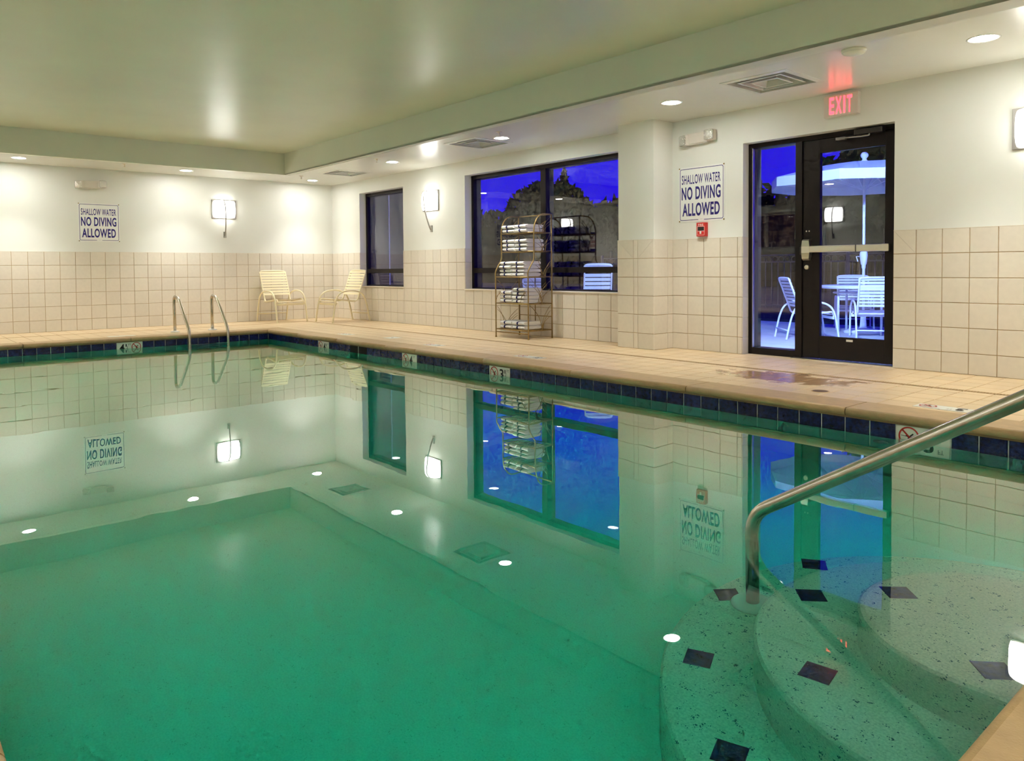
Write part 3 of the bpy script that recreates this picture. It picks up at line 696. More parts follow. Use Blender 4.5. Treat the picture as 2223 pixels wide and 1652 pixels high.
# interior window on the opposite wall, with the lit lobby behind
lw_ = bpy.data.objects.new('window_3', None); COL.objects.link(lw_); lw_['kind'] = 'structure'
x0, x1, z0, z1 = LWIN
for a, b, c, d in ((x0, x0+.05, z0, z1), (x1-.05, x1, z0, z1), (x0, x1, z1-.05, z1), (x0, x1, z0, z0+.05)): MB().rbox(a, b, -WID-.16, -WID-.06, c, d, .003).build('frame', M['whiteplastic'], lw_)
MB().box(x0+.04, x1-.04, -WID-.115, -WID-.109, z0+.04, z1-.04).build('pane', M['glass'], lw_)
MB().rbox(x0+.30, x0+.34, -WID-.16, -WID-.06, z0+.05, z1-.05, .003).build('mullion', M['whiteplastic'], lw_)
lob = tag(MB().box(x0-1.5, x1+1.5, -WID-2.2, -WID-2.1, 0, 2.6).box(x0-1.5, x1+1.5, -WID-2.2, -WID-.2, 2.5, 2.6).box(x0-1.5, x1+1.5, -WID-2.2, -WID-.2, -.1, 0).box(x0-1.6, x0-1.5, -WID-2.2, -WID-.2, 0, 2.6).box(x1+1.5, x1+1.6, -WID-2.2, -WID-.2, 0, 2.6).build('wall_lobby', M['warmwall']), None, kind='structure')
lobby_lamp = thing('lobby_ceiling_light', 'round ceiling light in the lobby behind the interior window', 'light', (4.3, -WID-1.1, 2.5))
MB().lathe([(.13, 0), (.13, -.02), (.11, -.03)], (0, 0, 0), 20).build('trim_ring', M['soffit'], lobby_lamp)
MB().lathe([(.10, -.031), (0.0, -.033)], (0, 0, 0), 20).build('lens', M['glow'], lobby_lamp)

# ================================================================== LIGHTS
def downlight_proto():
    r = thing('recessed_downlight', '', 'light')
    MB().lathe([(.078, .030), (.080, -.001), (.100, -.004), (.104, -.002), (.104, .004)], (0, 0, 0), 28).build('trim_ring', M['soffit'], r)
    MB().lathe([(.0, -.0025), (.05, -.0025), (.074, -.001), (.076, .012)], (0, 0, 0), 28).build('lens', M['glow'], r)
    ld_ = bpy.data.lights.new('beam', 'SPOT'); ld_.energy = SPOT_W; ld_.spot_size = math.radians(88); ld_.spot_blend = 1.0; ld_.shadow_soft_size = .02; ld_.color = (1, .985, .94)
    b_ = bpy.data.objects.new('beam', ld_); COL.objects.link(b_); b_.parent = r; b_.location = (0, 0, -.03)
    return r
near = {0: 'recessed downlight in the soffit corner between the far wall and window wall', 1: 'recessed downlight over the wall between the two windows', 2: 'recessed downlight by the vent above the towel rack', 3: 'recessed downlight over the pier beside the door', 4: 'recessed downlight to the right of the exit sign'}
dl = downlight_proto(); first = True
spots = [(.556, -.66, near[0]), (3.342, -.774, near[1]), (5.866, -.829, near[2]), (8.35, -.82, near[3]), (10.966, -.79, near[4]), (13.5, -.79, 'recessed downlight in the soffit past the door wall sconce'),
         (.60, -2.783, 'recessed downlight in the far soffit above the far wall sconce'), (.60, -4.98, 'recessed downlight in the far soffit to the left of the no diving sign'), (.60, -7.15, 'recessed downlight in the far soffit beside the opposite wall')]
spots += [(x, -7.05, 'recessed downlight in the opposite soffit across from the '+q) for x, q in ((3.3, 'wall between the windows'), (5.85, 'towel rack'), (8.4, 'pier'), (10.95, 'exit door'), (13.5, 'pool steps'))]
spots += [(13.75, y, 'recessed downlight in the near end soffit '+q) for y, q in ((-2.9, 'toward the window wall'), (-5.0, 'behind the handrail'))]
for x, y, lb in spots:
    o = dl if first else dup(dl, (x, y, H), 0); first = False
    o.location = (x, y, H); o['label'] = lb; o['group'] = 'recessed soffit downlights'

def sconce_proto():
    r = thing('wall_sconce', '', 'lamp')   # local: x along wall, y out of the wall, z up from the lamp centre
    MB().rbox(-.205, .205, 0, .022, -.155, .155, .004).build('back_plate', M['greysteel'], r)
    # bulging opal glass
    nx, nz = 12, 10; vs = []; fs = []
    for j in range(nz+1):
        for i in range(nx+1):
            u, v = i/nx*2-1, j/nz*2-1
            k = 1-.06*(abs(u)**6)*(abs(v)**6)
            vs.append((u*.178*(1-.05*abs(v)**4), .030+.055*(1-u*u)**.5*.9+.02*(1-v**4), v*.142*(1-.05*abs(u)**4)))
    for j in range(nz):
        for i in range(nx): a = j*(nx+1)+i; fs.append((a, a+1, a+nx+2, a+nx+1))
    b = len(vs); vs2 = [(x, .022, z) for x, y, z in vs]; vs += vs2
    per = [i for i in range(nx+1)]+[j*(nx+1)+nx for j in range(1, nz+1)]+[nz*(nx+1)+i for i in range(nx-1, -1, -1)]+[j*(nx+1) for j in range(nz-1, 0, -1)]
    for a, c in zip(per, per[1:]+per[:1]): fs.append((c, a, b+a, b+c))
    mb = MB(); mb.add(vs, fs, True); fixn(mb.build('glass_shade', M['shade'], r))
    arm = smooth_path([(0.02, .065, .150), (.02, .120, .08), (.012, .125, -.06), (.002, .095, -.24), (-.008, .045, -.40), (-.012, .022, -.445)], 5)
    MB().tube(arm, [.010]*len(arm), 8).build('bow_arm', M['greysteel'], r)
    MB().rbox(-.032, .010, 0, .022, -.475, -.375, .003).build('wall_bracket', M['greysteel'], r)
    return r
sc = sconce_proto(); sc.location = (0, -2.0, 1.905); sc.rotation_euler = (0, 0, -PI/2)
sc['label'] = 'square opal glass wall sconce on the far wall near the no diving sign'
dup(sc, (3.2, 0, 1.92), PI, 'opal glass wall sconce on the window wall between the two windows')
dup(sc, (11.13, 0, 1.90), PI, 'opal glass wall sconce to the right of the exit door')
dup(sc, (5.58, -WID, 1.90), 0, 'opal glass wall sconce on the wall opposite the windows')
dup(sc, (9.6, -WID, 1.90), 0, 'opal glass wall sconce on the opposite wall across from the exit door')
dup(sc, (0, -5.80, 1.905), -PI/2, 'opal glass wall sconce at the far end of the far wall')
for o in list(COL.objects):
    if o.name.startswith('wall_sconce'): o['group'] = 'opal glass wall sconces'

# ================================================================== CEILING FITTINGS
def vent(x, y, lb):
    r = thing('ceiling_vent', lb, 'vent', (x, y, H), 0, 'square ceiling air diffusers')
    def ring(nm, ho, hi, zo, zi, m, th=.002):
        vs = [(sx*h, sy*h, z) for h, z in ((ho, zo), (hi, zi), (hi, zi+th), (ho, zo+th)) for sx, sy in ((-1, -1), (1, -1), (1, 1), (-1, 1))]
        fs = [(j*4+i, j*4+(i+1) % 4, ((j+1) % 4)*4+(i+1) % 4, ((j+1) % 4)*4+i) for j in range(4) for i in range(4)]
        mb = MB(); mb.add(vs, fs); return fixn(mb.build(nm, M[m], r))
    ring('outer_frame', .305, .262, -.004, -.010, 'soffit', .008)
    ring('louver', .262, .255, -.008, .12, 'vent')
    ring('louver', .19, .165, -.006, .055, 'vent'); ring('louver_lip', .202, .188, -.006, -.007, 'soffit', .003)
    ring('louver', .115, .09, -.008, .045, 'vent'); ring('louver_lip', .127, .113, -.008, -.009, 'soffit', .003)
    MB().box(-.09, .09, -.09, .09, .042, .046).build('center_plate', M['vent'], r)
    MB().box(-.27, .27, -.27, .27, .12, .13).build('plenum', M['vent'], r)
    MB().lathe([(.115, .119), (.11, .110), (0, .1105)], (0, 0, 0), 24).build('duct_neck', M['void'], r)
    for a in (.6, 2.2): MB().tube([(.10*math.cos(a), .10*math.sin(a), .05), (.17*math.cos(a), .17*math.sin(a), .115)], .008, 6).build('hanger', M['vent'], r)
    return r
for (x, y), lb in zip(VENTS, ('square air diffuser in the soffit corner by the small window', 'square air diffuser in the soffit above the towel rack window', 'square air diffuser in the soffit beside the exit sign')): vent(x, y, lb)
def sprinkler(x, y, lb):
    r = thing('sprinkler_head', lb, 'sprinkler', (x, y, H), 0, 'pendant sprinkler heads')
    MB().lathe([(.035, 0), (.034, -.004), (.012, -.006), (.009, -.022)], (0, 0, 0), 14).build('escutcheon', M['nickel'], r)
    for s in (-1, 1): MB().tube([(s*.008, 0, -.018), (s*.014, 0, -.032), (0, 0, -.046)], .0025, 6).build('yoke', M['nickel'], r)
    MB().lathe([(.0, -.046), (.017, -.046), (.017, -.049), (0, -.050)], (0, 0, 0), 12).build('deflector', M['nickel'], r)
for x, y, lb in ((1.044, -1.095, 'pendant sprinkler head near the soffit corner'), (3.483, -1.118, 'pendant sprinkler head by the downlight between the windows'), (6.165, -1.12, 'pendant sprinkler head beside the towel rack downlight'), (.84, -3.72, 'pendant sprinkler head in the far soffit above the far sign')): sprinkler(x, y, lb)
sm = thing('smoke_detector', 'round ivory smoke detector on the soffit edge near the exit sign', 'smoke detector', (10.27, -1.22, H))
MB().lathe([(.085, .0), (.085, -.012), (.072, -.030), (.03, -.042), (0, -.043)], (0, 0, 0), 28).build('housing', M['smoke'], sm)
MB().lathe([(.078, -.012), (.0795, -.016), (.0795, -.021), (.076, -.024)], (0, 0, 0), 28).build('sensor_band', M['vent'], sm)

# exit sign
ex = thing('exit_sign', 'lit red EXIT sign above the glass door', 'sign', (9.61, -.03, 2.305))
mb = MB().rbox(-.155, .155, -.022, .03, -.095, .0955, .004); mb.build('housing', M['whiteplastic'], ex)
for ch_, cx_, w_ in (('E', -.080, .044), ('X', -.018, .056), ('I', .034, .015), ('T', .080, .046)): put('exit_lettering', text_mesh(ch_, M['exitred'], .150, w_, .02, .0), ex, frame((1, 0, 0), (0, 0, 1), (0, -1, 0), (cx_, -.0235, .0)))

# emergency lights
def emlight(fr, lb):
    r = tag(bpy.data.objects.new('emergency_light', None), lb, 'emergency light', 'twin head emergency lights'); COL.objects.link(r); r.matrix_world = fr
    MB().rbox(-.125, .125, -.055, .055, 0, .06, .008).build('body', M['whiteplastic'], r)
    MB().rbox(-.10, .10, -.062, -.052, .01, .05, .003).build('base', M['whiteplastic'], r)
    for s, tw in ((-1, .30), (1, .10)):
        h = bpy.data.objects.new('lamp_head', MB().rbox(-.054, .054, -.054, .054, -.045, .018, .010).mesh('lamp_head', M['whiteplastic'])); COL.objects.link(h); h.parent = r
        h.matrix_local = T(s*.158, .012*s, .062) @ Matrix.Rotation(s*tw, 4, 'Y')
        MB().rbox(-.051, .051, -.051, .051, .016, .034, .012).build('lens', M['clearlens'], h)
        vs = [(-.04, -.04, .034), (.04, -.04, .034), (.04, .04, .034), (-.04, .04, .034), (0, 0, .046)]
        MB().add(vs, [(0, 1, 4), (1, 2, 4), (2, 3, 4), (3, 0, 4)]).build('lens_facet', M['clearlens'], h)
    MB().lathe([(.006, 0), (.006, .004), (0, .005)], (.02, -.062, .03), 8).build('test_button', M['signwhite'], r)
    return r
emlight(on_right(8.095, 0, 2.215), 'white emergency light with two square lamps above the sign by the door')
emlight(on_far(0, -4.0, 2.185), 'white emergency light with two square lamps on the far wall')

# ================================================================== SIGNS
def water_sign(fr, lb):
    w, h = .565, .578
    r = tag(bpy.data.objects.new('warning_sign', None), lb, 'sign', 'shallow water signs'); COL.objects.link(r); r.matrix_world = fr
    mb = MB(); mb.prism(rrect(w, h, .012), 0, .004); mb.build('panel', M['signwhite'], r)
    out = rrect(w-.028, h-.034, .02); inn = rrect(w-.040, h-.046, .016); n = len(out); polys = []
    for i in range(n):
        j = (i+1) % n
        a, b = out[i], out[j]
        if a[1] < -h*.4 and b[1] < -h*.4 and abs(a[1]-b[1]) < 1e-6:      # bottom edge is broken by the maker's mark
            yo, yi = out[i][1], inn[i][1]
            polys += [[(a[0], yo), (-.035, yo), (-.035, yi), (inn[i][0], yi)], [(.035, yo), (b[0], yo), (inn[j][0], yi), (.035, yi)]]
        else: polys.append([out[i], out[j], inn[j], inn[i]])
    put('border', flat(polys, M['navy'], 'border', .0048), r)
    put('lettering', text_mesh('SHALLOW WATER', M['navy'], .098, .478, .012, .0052), r, T(-.005, .158))
    put('lettering', text_mesh('NO DIVING', M['navy'], .137, .482, .028, .0052), r, T(-.005, .012))
    put('lettering', text_mesh('ALLOWED', M['navy'], .137, .462, .028, .0052), r, T(-.005, -.160))
    put('makers_mark', flat([bar_poly(-.016, -.264, .016, -.264, .005)], M['vent'], 'makers_mark', .0048), r)
    for sx in (-1, 1):
        for sy in (-1, 1): MB().lathe([(.0085, .003), (.0075, .007), (0, .0075)], (sx*(w/2-.009), sy*(h/2-.009), 0), 10).build('screw', M['brass'], r)
    return r
water_sign(on_right(8.11, -.0005, 1.642), 'white SHALLOW WATER NO DIVING ALLOWED sign above the fire alarm beside the door')
water_sign(on_far(.0005, -3.885, 1.62), 'white SHALLOW WATER NO DIVING ALLOWED sign on the far wall below an emergency light')
lg = tag(bpy.data.objects.new('lifeguard_sign', None), 'white sign with red NO LIFEGUARD ON DUTY lettering and blue bands', 'sign'); COL.objects.link(lg); lg.matrix_world = on_far(.0005, -6.66, 1.51)
MB().prism(rrect(.40, .52, .01), 0, .004).build('panel', M['signwhite'], lg)
put('blue_band', flat([[(-.185, .17), (.185, .17), (.185, .245), (-.185, .245)], [(-.185, -.245), (.185, -.245), (.185, -.16), (-.185, -.16)]], M['navy'], 'blue_band', .0046), lg)
for i, tx in enumerate(('NO', 'LIFEGUARD', 'ON DUTY')): put('lettering', text_mesh(tx, M['red'], .07, .33 if i else .1, .02, .0048), lg, T(0, .11-.10*i))

sp_ = thing('wall_speaker', 'black box speaker on the opposite wall above the interior window', 'speaker', (4.15, -WID, 2.27))
MB().rbox(-.14, .14, .04, .20, -.09, .09, .015).build('cabinet', M['black'], sp_); MB().rbox(-.03, .03, 0, .05, -.03, .13, .004).build('bracket', M['darkmetal'], sp_)
# fire alarm pull
fa = tag(bpy.data.objects.new('fire_alarm_pull', None), 'small red fire alarm pull box under the no diving sign', 'fire alarm'); COL.objects.link(fa); fa.matrix_world = on_right(8.135, 0, 1.266)
MB().rbox(-.056, .056, -.072, .072, 0, .046, .005).build('box', M['firered'], fa)
put('lettering', text_mesh('FIRE', M['signwhite'], .02, .062, .01, .0), fa, T(0, .048, .0468))
mb = MB(); mb.rbox(-.038, .038, -.012, .026, .044, .0485, .001); mb.build('pull_recess', M['black'], fa)
put('outline', flat([bar_poly(-.042, .032, .042, .032, .003), bar_poly(-.042, -.058, .042, -.058, .003), bar_poly(-.042, .032, -.042, -.058, .003), bar_poly(.042, .032, .042, -.058, .003), bar_poly(-.04, -.018, .04, -.018, .003)], M['signwhite'], 'outline', .0466), fa)
MB().rbox(-.008, .008, -.046, -.016, .046, .056, .002).build('pull_handle', M['signwhite'], fa)

# ================================================================== POOL HARDWARE
RY = -4.197
hr = thing('pool_handrail', 'thick steel handrail rising from the pool steps over the coping', 'handrail', (11.29, RY, -.748))
path = bend_path([(11.29, RY, -.74), (11.285, RY, -.045), (12.62, RY, .785), (13.05, RY, .74), (13.05, RY, -.0)], .075, 8)
path[0] = Vector((11.29, RY, -.74))
o = MB().tube(path, .0242, 20).build('rail', M['steel'], hr); o.matrix_parent_inverse = T(11.29, RY, -.748).inverted()
o = MB().lathe([(.024, .0), (.078, .0), (.078, .012), (.066, .022), (.030, .026), (.024, .026)], (11.29, RY, -.748), 28).build('escutcheon', M['signwhite'], hr); o.matrix_parent_inverse = T(11.29, RY, -.748).inverted()
o = MB().lathe([(.024, .0), (.07, .0), (.07, .012), (.03, .024), (.024, .024)], (13.05, RY, 0), 28).build('escutcheon', M['steel'], hr); o.matrix_parent_inverse = T(11.29, RY, -.748).inverted()

ld = thing('pool_ladder', 'steel pool ladder with two looped rails at the far edge', 'ladder', (1.43, -2.985, 0))
inv = T(1.43, -2.985, 0).inverted()
for y in (-3.25, -2.72):
    pth = bend_path([(1.42, y, 0), (1.40, y, .40), (1.42, y, .515), (1.60, y, .50), (2.03, y, .06), (2.045, y, -.08), (2.045, y, -.70), (2.0, y, -.78), (1.965, y, -.78)], .10, 7)
    o = MB().tube(pth, .0215, 14).build('rail', M['steel'], ld); o.matrix_parent_inverse = inv
    o = MB().lathe([(.02, .0), (.062, .0), (.062, .008), (.03, .02), (.022, .022)], (1.42, y, 0), 20).build('escutcheon', M['signwhite'], ld); o.matrix_parent_inverse = inv
for z in (-.22, -.47, -.72):
    o = MB().rbox(1.985, 2.085, -3.235, -2.735, z-.025, z, .006).build('tread', M['whiteplastic'], ld); o.matrix_parent_inverse = inv

# trench drain and round drain
td = thing('trench_drain', 'narrow tan slotted drain channel running around the deck', 'drain', (0, 0, -.006))
mb = MB(); mb2 = MB()
MB().box(DRX0+.001, L, DR0+.001, DR1-.001, -.012, .001).build('channel', M['drainhole'], td, ); MB().box(DRX0+.001, DRX1-.001, -WID, DR0, -.012, .001).build('channel', M['drainhole'], td)
def grate(x0, x1, y0, y1, along):
    z0, z1 = .001, .0065
    if along == 'x':
        for c in (y0, (y0+y1)/2-.003, y1-.006): mb.box(x0, x1, c, c+.006, z0, z1)
        k = x0
        while k < x1: mb.box(k, k+.009, y0, y1, z0, z1); k += .0195
    else:
        for c in (x0, (x0+x1)/2-.003, x1-.006): mb.box(c, c+.006, y0, y1, z0, z1)
        k = y0
        while k < y1: mb.box(x0, x1, k, k+.009, z0, z1); k += .0195
grate(DRX0+.004, 12.6, DR0+.006, DR1-.006, 'x'); grate(DRX0+.006, DRX1-.006, -6.5, DR0, 'y')
tag(mb.build('grate', M['grate'], td), None, kind='stuff')
rd = thing('floor_drain', 'small round dark drain cover in the deck near the coping', 'drain', (10.235, -1.62, 0))
MB().lathe([(.055, -.004), (.055, .002), (.048, .003), (0, .003)], (0, 0, 0), 24).build('cover', M['drainhole'], rd)
MB().lathe([(.058, -.004), (.060, .0025), (.054, .0025)], (0, 0, 0), 24).build('rim', M['grate'], rd)

# ================================================================== CHAIRS
def chair_proto(name, m):
    r = thing(name, '', 'chair'); mt = M[m]; R_ = .0135
    hw = .275
    for s in (-1, 1):
        pth = smooth_path([(.345, s*hw, 0), (.315, s*hw, .20), (.275, s*hw, .385), (.195, s*hw, .485), (.06, s*hw, .525), (-.12, s*hw, .515), (-.235, s*hw, .455), (-.30, s*hw, .33), (-.345, s*hw, .15), (-.375, s*hw, 0)], 4)
        MB().tube(pth, R_, 10).build('arm_leg_loop', mt, r)
        MB().lathe([(.015, 0), (.016, .02), (.0135, .022)], (.345, s*hw, 0), 10).build('foot_cap', mt, r); MB().lathe([(.015, 0), (.016, .02), (.0135, .022)], (-.375, s*hw, 0), 10).build('foot_cap', mt, r)
    bw = .235
    side = [(.285, .345), (.27, .375), (.23, .385), (.0, .355), (-.10, .345), (-.155, .375), (-.18, .43), (-.30, .76)]
    left = smooth_path([(x, -bw, z) for x, z in side], 4)
    top = [(-.325, -bw, .825), (-.335, -bw+.05, .862), (-.335, bw-.05, .862), (-.325, bw, .825)]
    loop = left + smooth_path(top, 4) + [Vector((q.x, -q.y, q.z)) for q in left[::-1]]
    MB().tube(loop, R_*.95, 10).build('seat_back_frame', mt, r)
    MB().tube([(.262, -hw, .315), (.285, -bw, .345), (.285, bw, .345), (.262, hw, .315)], .010, 8).build('seat_rail', mt, r)
    MB().rbox(.262, .282, -bw-.03, bw+.03, .285, .322, .004).build('seat_apron', mt, r)
    MB().tube([(-.12, -hw, .35), (-.12, hw, .35)], .010, 8).build('cross_bar', mt, r)
    MB().tube([(-.352, -hw, .13), (-.352, hw, .13)], .010, 8).build('stretcher', mt, r)
    # straps on seat and back, each its own part
    def strap(p, q, width, sag=0.):
        a, b = Vector(p), Vector(q); n = Vector((-(b-a).z, 0, (b-a).x)).normalized(); th = .0025
        vs = []
        for k in range(7):
            y = -bw-.014+(2*bw+.028)*k/6; dz = -sag*(1-(2*k/6-1)**2)
            for pt in (a+n*(.0115), b+n*(.0115), b+n*(.0115+th), a+n*(.0115+th)): vs.append((pt.x+n.x*dz, y, pt.z+n.z*dz))
        fs = [(k*4+i, k*4+(i+1) % 4, (k+1)*4+(i+1) % 4, (k+1)*4+i) for k in range(6) for i in range(4)]+[(0, 1, 2, 3), (24, 27, 26, 25)]
        mb = MB(); mb.add(vs, fs); fixn(mb.build('strap', mt, r))
    def run(p0, p1, n, fill, sag):
        P0, P1 = Vector((p0[0], 0, p0[1])), Vector((p1[0], 0, p1[1]))
        for k in range(n): strap(P0.lerp(P1, (k+.5-fill/2)/n), P0.lerp(P1, (k+.5+fill/2)/n), 0, sag)
    run((-.335, .855), (-.185, .44), 9, .74, .0); run((-.10, .345), (.235, .385), 6, .84, .016)
    return r
cp = chair_proto('strap_chair', 'cream'); cp.location = (.43, -1.19, 0); cp.rotation_euler = (0, 0, math.radians(4))
cp['label'] = 'cream strap chair with its back to the far wall'; cp['group'] = 'cream strap chairs'
dup(cp, (1.13, -.43, 0), -PI/2+.05, 'cream strap chair with its back to the window wall under the small window')

# ================================================================== TOWEL RACK AND TOWELS
rk = thing('towel_rack', 'gold iron baker rack with curved twig sides holding white towels', 'rack', (5.645, -.30, 0))
rinv = T(5.645, -.30, 0).inverted()
RX0, RX1, RYF, RYB = 5.335, 5.955, -.50, -.10
def rp(mb, nm): o = mb.build(nm, M['brass'], rk); o.matrix_parent_inverse = rinv; return o
SH = [.105, .435, .768, 1.085, 1.318]
for x in (RX0, RX1):
    fp = smooth_path([(x, RYF, .0), (x, RYF, .40), (x, RYF, .74), (x, RYF+.0, .83), (x, RYF+.045, .91), (x, RYF+.095, .985), (x, RYF+.10, 1.10), (x, RYF+.10, 1.32), (x, RYF+.115, 1.42), (x, RYF+.165, 1.50), (x, RYF+.25, 1.545), (x, RYB, 1.55)], 5)
    rp(MB().tube(fp, .0085, 8), 'front_post'); rp(MB().tube([(x, RYB, 0), (x, RYB, 1.555)], .0085, 8), 'back_post')
    for y in (RYF, RYB): rp(MB().lathe([(.012, 0), (.012, .012), (.009, .02)], (x, y, 0), 10), 'foot')
rp(MB().tube([(RX0, RYB, 1.55), (RX1, RYB, 1.55)], .0075, 8), 'top_bar')
for z in SH:
    yf = RYF if z < .9 else RYF+.10
    rp(MB().tube([(RX0, yf, z), (RX1, yf, z), (RX1, RYB, z), (RX0, RYB, z)], .0075, 8, closed=True), 'shelf_frame')
    mb = MB(); k = RX0+.04
    while k < RX1-.02: mb.tube([(k, yf, z), (k, RYB, z)], .003, 5); k += .045
    for q in (.33, .66): y = yf+(RYB-yf)*q; mb.tube([(RX0, y, z-.004), (RX1, y, z-.004)], .003, 5)
    rp(mb, 'shelf_grid')
rp(MB().tube([(RX0, RYB, .27), (RX1, RYB, .27)], .006, 6), 'back_bar'); rp(MB().tube([(5.645, RYB, .10), (5.645, RYB, .768)], .0065, 6), 'back_bar')
rp(MB().tube([(RX0, RYF, .072), (RX1, RYF, .072)], .006, 6), 'front_bar')
random.seed(3)
for sx, x in ((1, RX0), (-1, RX1)):
    for z0, z1 in zip(SH, SH[1:]+[1.52]):
        yf = RYF if z0 < .75 else RYF+.10
        for k in range(5):
            y0 = (yf+RYB)/2+random.uniform(-.05, .05); y1 = yf+.02 if k % 2 else RYB-.02; zt = z0+(z1-z0)*random.uniform(.45, .97)
            rp(MB().tube(smooth_path([(x, y0, z0), (x, y0+(y1-y0)*.25, z0+(zt-z0)*.5), (x, y0+(y1-y0)*.7, z0+(zt-z0)*.85), (x, y1, zt)], 4), [.0045-.003*i/12 for i in range(13)], 6), 'twig')
for z0, z1 in zip(SH[1:], SH[2:]+[1.54]):
    for k in range(4):
        x0 = 5.645+random.uniform(-.05, .05); x1 = 5.645+(-1 if k % 2 else 1)*random.uniform(.1, .28); zt = z0+(z1-z0)*random.uniform(.6, .97)
        rp(MB().tube(smooth_path([(x0, RYB, z0), (x0+(x1-x0)*.3, RYB, z0+(zt-z0)*.55), (x1, RYB, zt)], 4), [.0045-.003*i/8 for i in range(9)], 6), 'twig')
# little dragonflies on the front corners
for x in (RX0+.07, RX1+.02-.10):
    z = .56; y = RYF
    rp(MB().tube([(x-.05, y, z-.04), (x+.03, y, z+.025)], .004, 6).tube([(x-.012, y, z+.02), (x+.022, y, z-.02)], .003, 5).tube([(x+.0, y, z+.035), (x+.04, y, z-.005)], .003, 5), 'dragonfly_ornament')
    rp(MB().tube(smooth_path([(x-.07, y, .44), (x-.05, y, .50), (x-.02, y, .545)], 4), .003, 5), 'twig')
def towel_mesh(w, d, h, seed):
    rnd = random.Random(seed); nx, na = 9, 20; vs = []; fs = []
    ph = [rnd.uniform(0, 6) for _ in range(6)]
    for i in range(nx+1):
        u = i/nx; x = -w/2+w*u
        for k in range(na):
            a = 2*PI*k/na; ca, sa = math.cos(a), math.sin(a)
            y = math.copysign(abs(ca)**.35, ca)*d/2; z = math.copysign(abs(sa)**.62, sa)*h/2
            y *= 1+.02*math.sin(5*u+ph[0]); z *= 1+.07*math.sin(4*u+ph[1]+ca*2); x2 = x+.006*math.sin(ca*3+ph[2])
            if ca < -.75: z *= .9
            vs.append((x2, y, z+h/2))
    for i in range(nx):
        for k in range(na): fs.append((i*na+k, (i+1)*na+k, (i+1)*na+(k+1) % na, i*na+(k+1) % na))
    mb = MB(); mb.add(vs, fs, True); mb.f += [list(range(na)), list(range(nx*na, (nx+1)*na))[::-1]]; mb.sm += [False, False]
    mb2 = MB(); vs = []; fs = []
    for x in (-w*.14, -w*.14+.026):
        for k in range(na):
            a = 2*PI*k/na; ca, sa = math.cos(a), math.sin(a); u = (x+w/2)/w
            y = math.copysign(abs(ca)**.35, ca)*d/2; z = math.copysign(abs(sa)**.62, sa)*h/2
            y *= 1+.02*math.sin(5*u+ph[0]); z *= 1+.07*math.sin(4*u+ph[1]+ca*2)
            vs.append((x, y*1.012, z*1.035+h/2))
    for k in range(na): fs.append((k, na+k, na+(k+1) % na, (k+1) % na))
    mb2.add(vs, fs, True)
    return mb.mesh('towel', M['towel']), mb2.mesh('stripe', M['stripe'])
TM = [towel_mesh(.222, .30, .05, s) for s in range(4)]
cnt = [(0, 2, 2), (1, 3, 4), (2, 4, 4), (3, 3, 3), (4, 2, 2)]
names = ['bottom shelf', 'shelf above the bottom', 'middle shelf', 'shelf below the top', 'top shelf']
ordn = ['lowest', 'second', 'third', 'topmost']
for si, nl, nr in cnt:
    z = SH[si]+.0095; yc = (-.325 if si < 3 else -.275)
    for pile, xc, nn, pn in ((0, 5.49, nl, 'left'), (1, 5.735, nr, 'right')):
        for k in range(nn):
            me, st = TM[random.randrange(4)]; hh = .05 if nn < 4 else .0465
            pos = ('topmost' if k == nn-1 else ordn[k])
            side = 'pile toward the chairs' if pile == 0 else 'pile toward the door'
            t = put('folded_towel', me); t.location = (xc+random.uniform(-.003, .003), yc+random.uniform(-.008, .008), z+k*(hh+.0016)); t.rotation_euler = (0, 0, random.uniform(-.025, .025)); t.scale = (1, 1, hh/.05*.93)
            tag(t, '%s folded white towel on the rack %s, %s' % (pos, names[si], side), 'towel', 'folded towels on the rack')
            put('stripe', st, t)

# ================================================================== OUTDOORS
PZ = -.15
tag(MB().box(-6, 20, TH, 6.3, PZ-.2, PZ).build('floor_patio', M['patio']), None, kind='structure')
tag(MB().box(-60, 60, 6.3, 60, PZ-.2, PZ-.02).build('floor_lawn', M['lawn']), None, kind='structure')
# exterior lamp on the outside of the window wall
el = thing('exterior_wall_light', 'wall pack lamp on the outside wall over the door', 'lamp', (9.3, TH, 2.75))
MB().rbox(-.2, .2, 0, .13, -.08, .12, .01).build('housing', M['darkmetal'], el)
MB().add([(-.18, .02, -.082), (.18, .02, -.082), (.18, .125, -.082), (-.18, .125, -.082)], [(0, 3, 2, 1)]).build('lens', M['extlamp'], el)
MB().add([(-.18, .132, -.07), (.18, .132, -.07), (.18, .132, .06), (-.18, .132, .06)], [(0, 1, 2, 3)]).build('lens', M['extlamp'], el)
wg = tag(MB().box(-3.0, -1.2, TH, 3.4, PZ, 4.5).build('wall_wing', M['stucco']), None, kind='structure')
MB().box(-1.2, -1.19, 1.95, 1.97, PZ, 4.5).build('expansion_joint', M['vent'], wg)
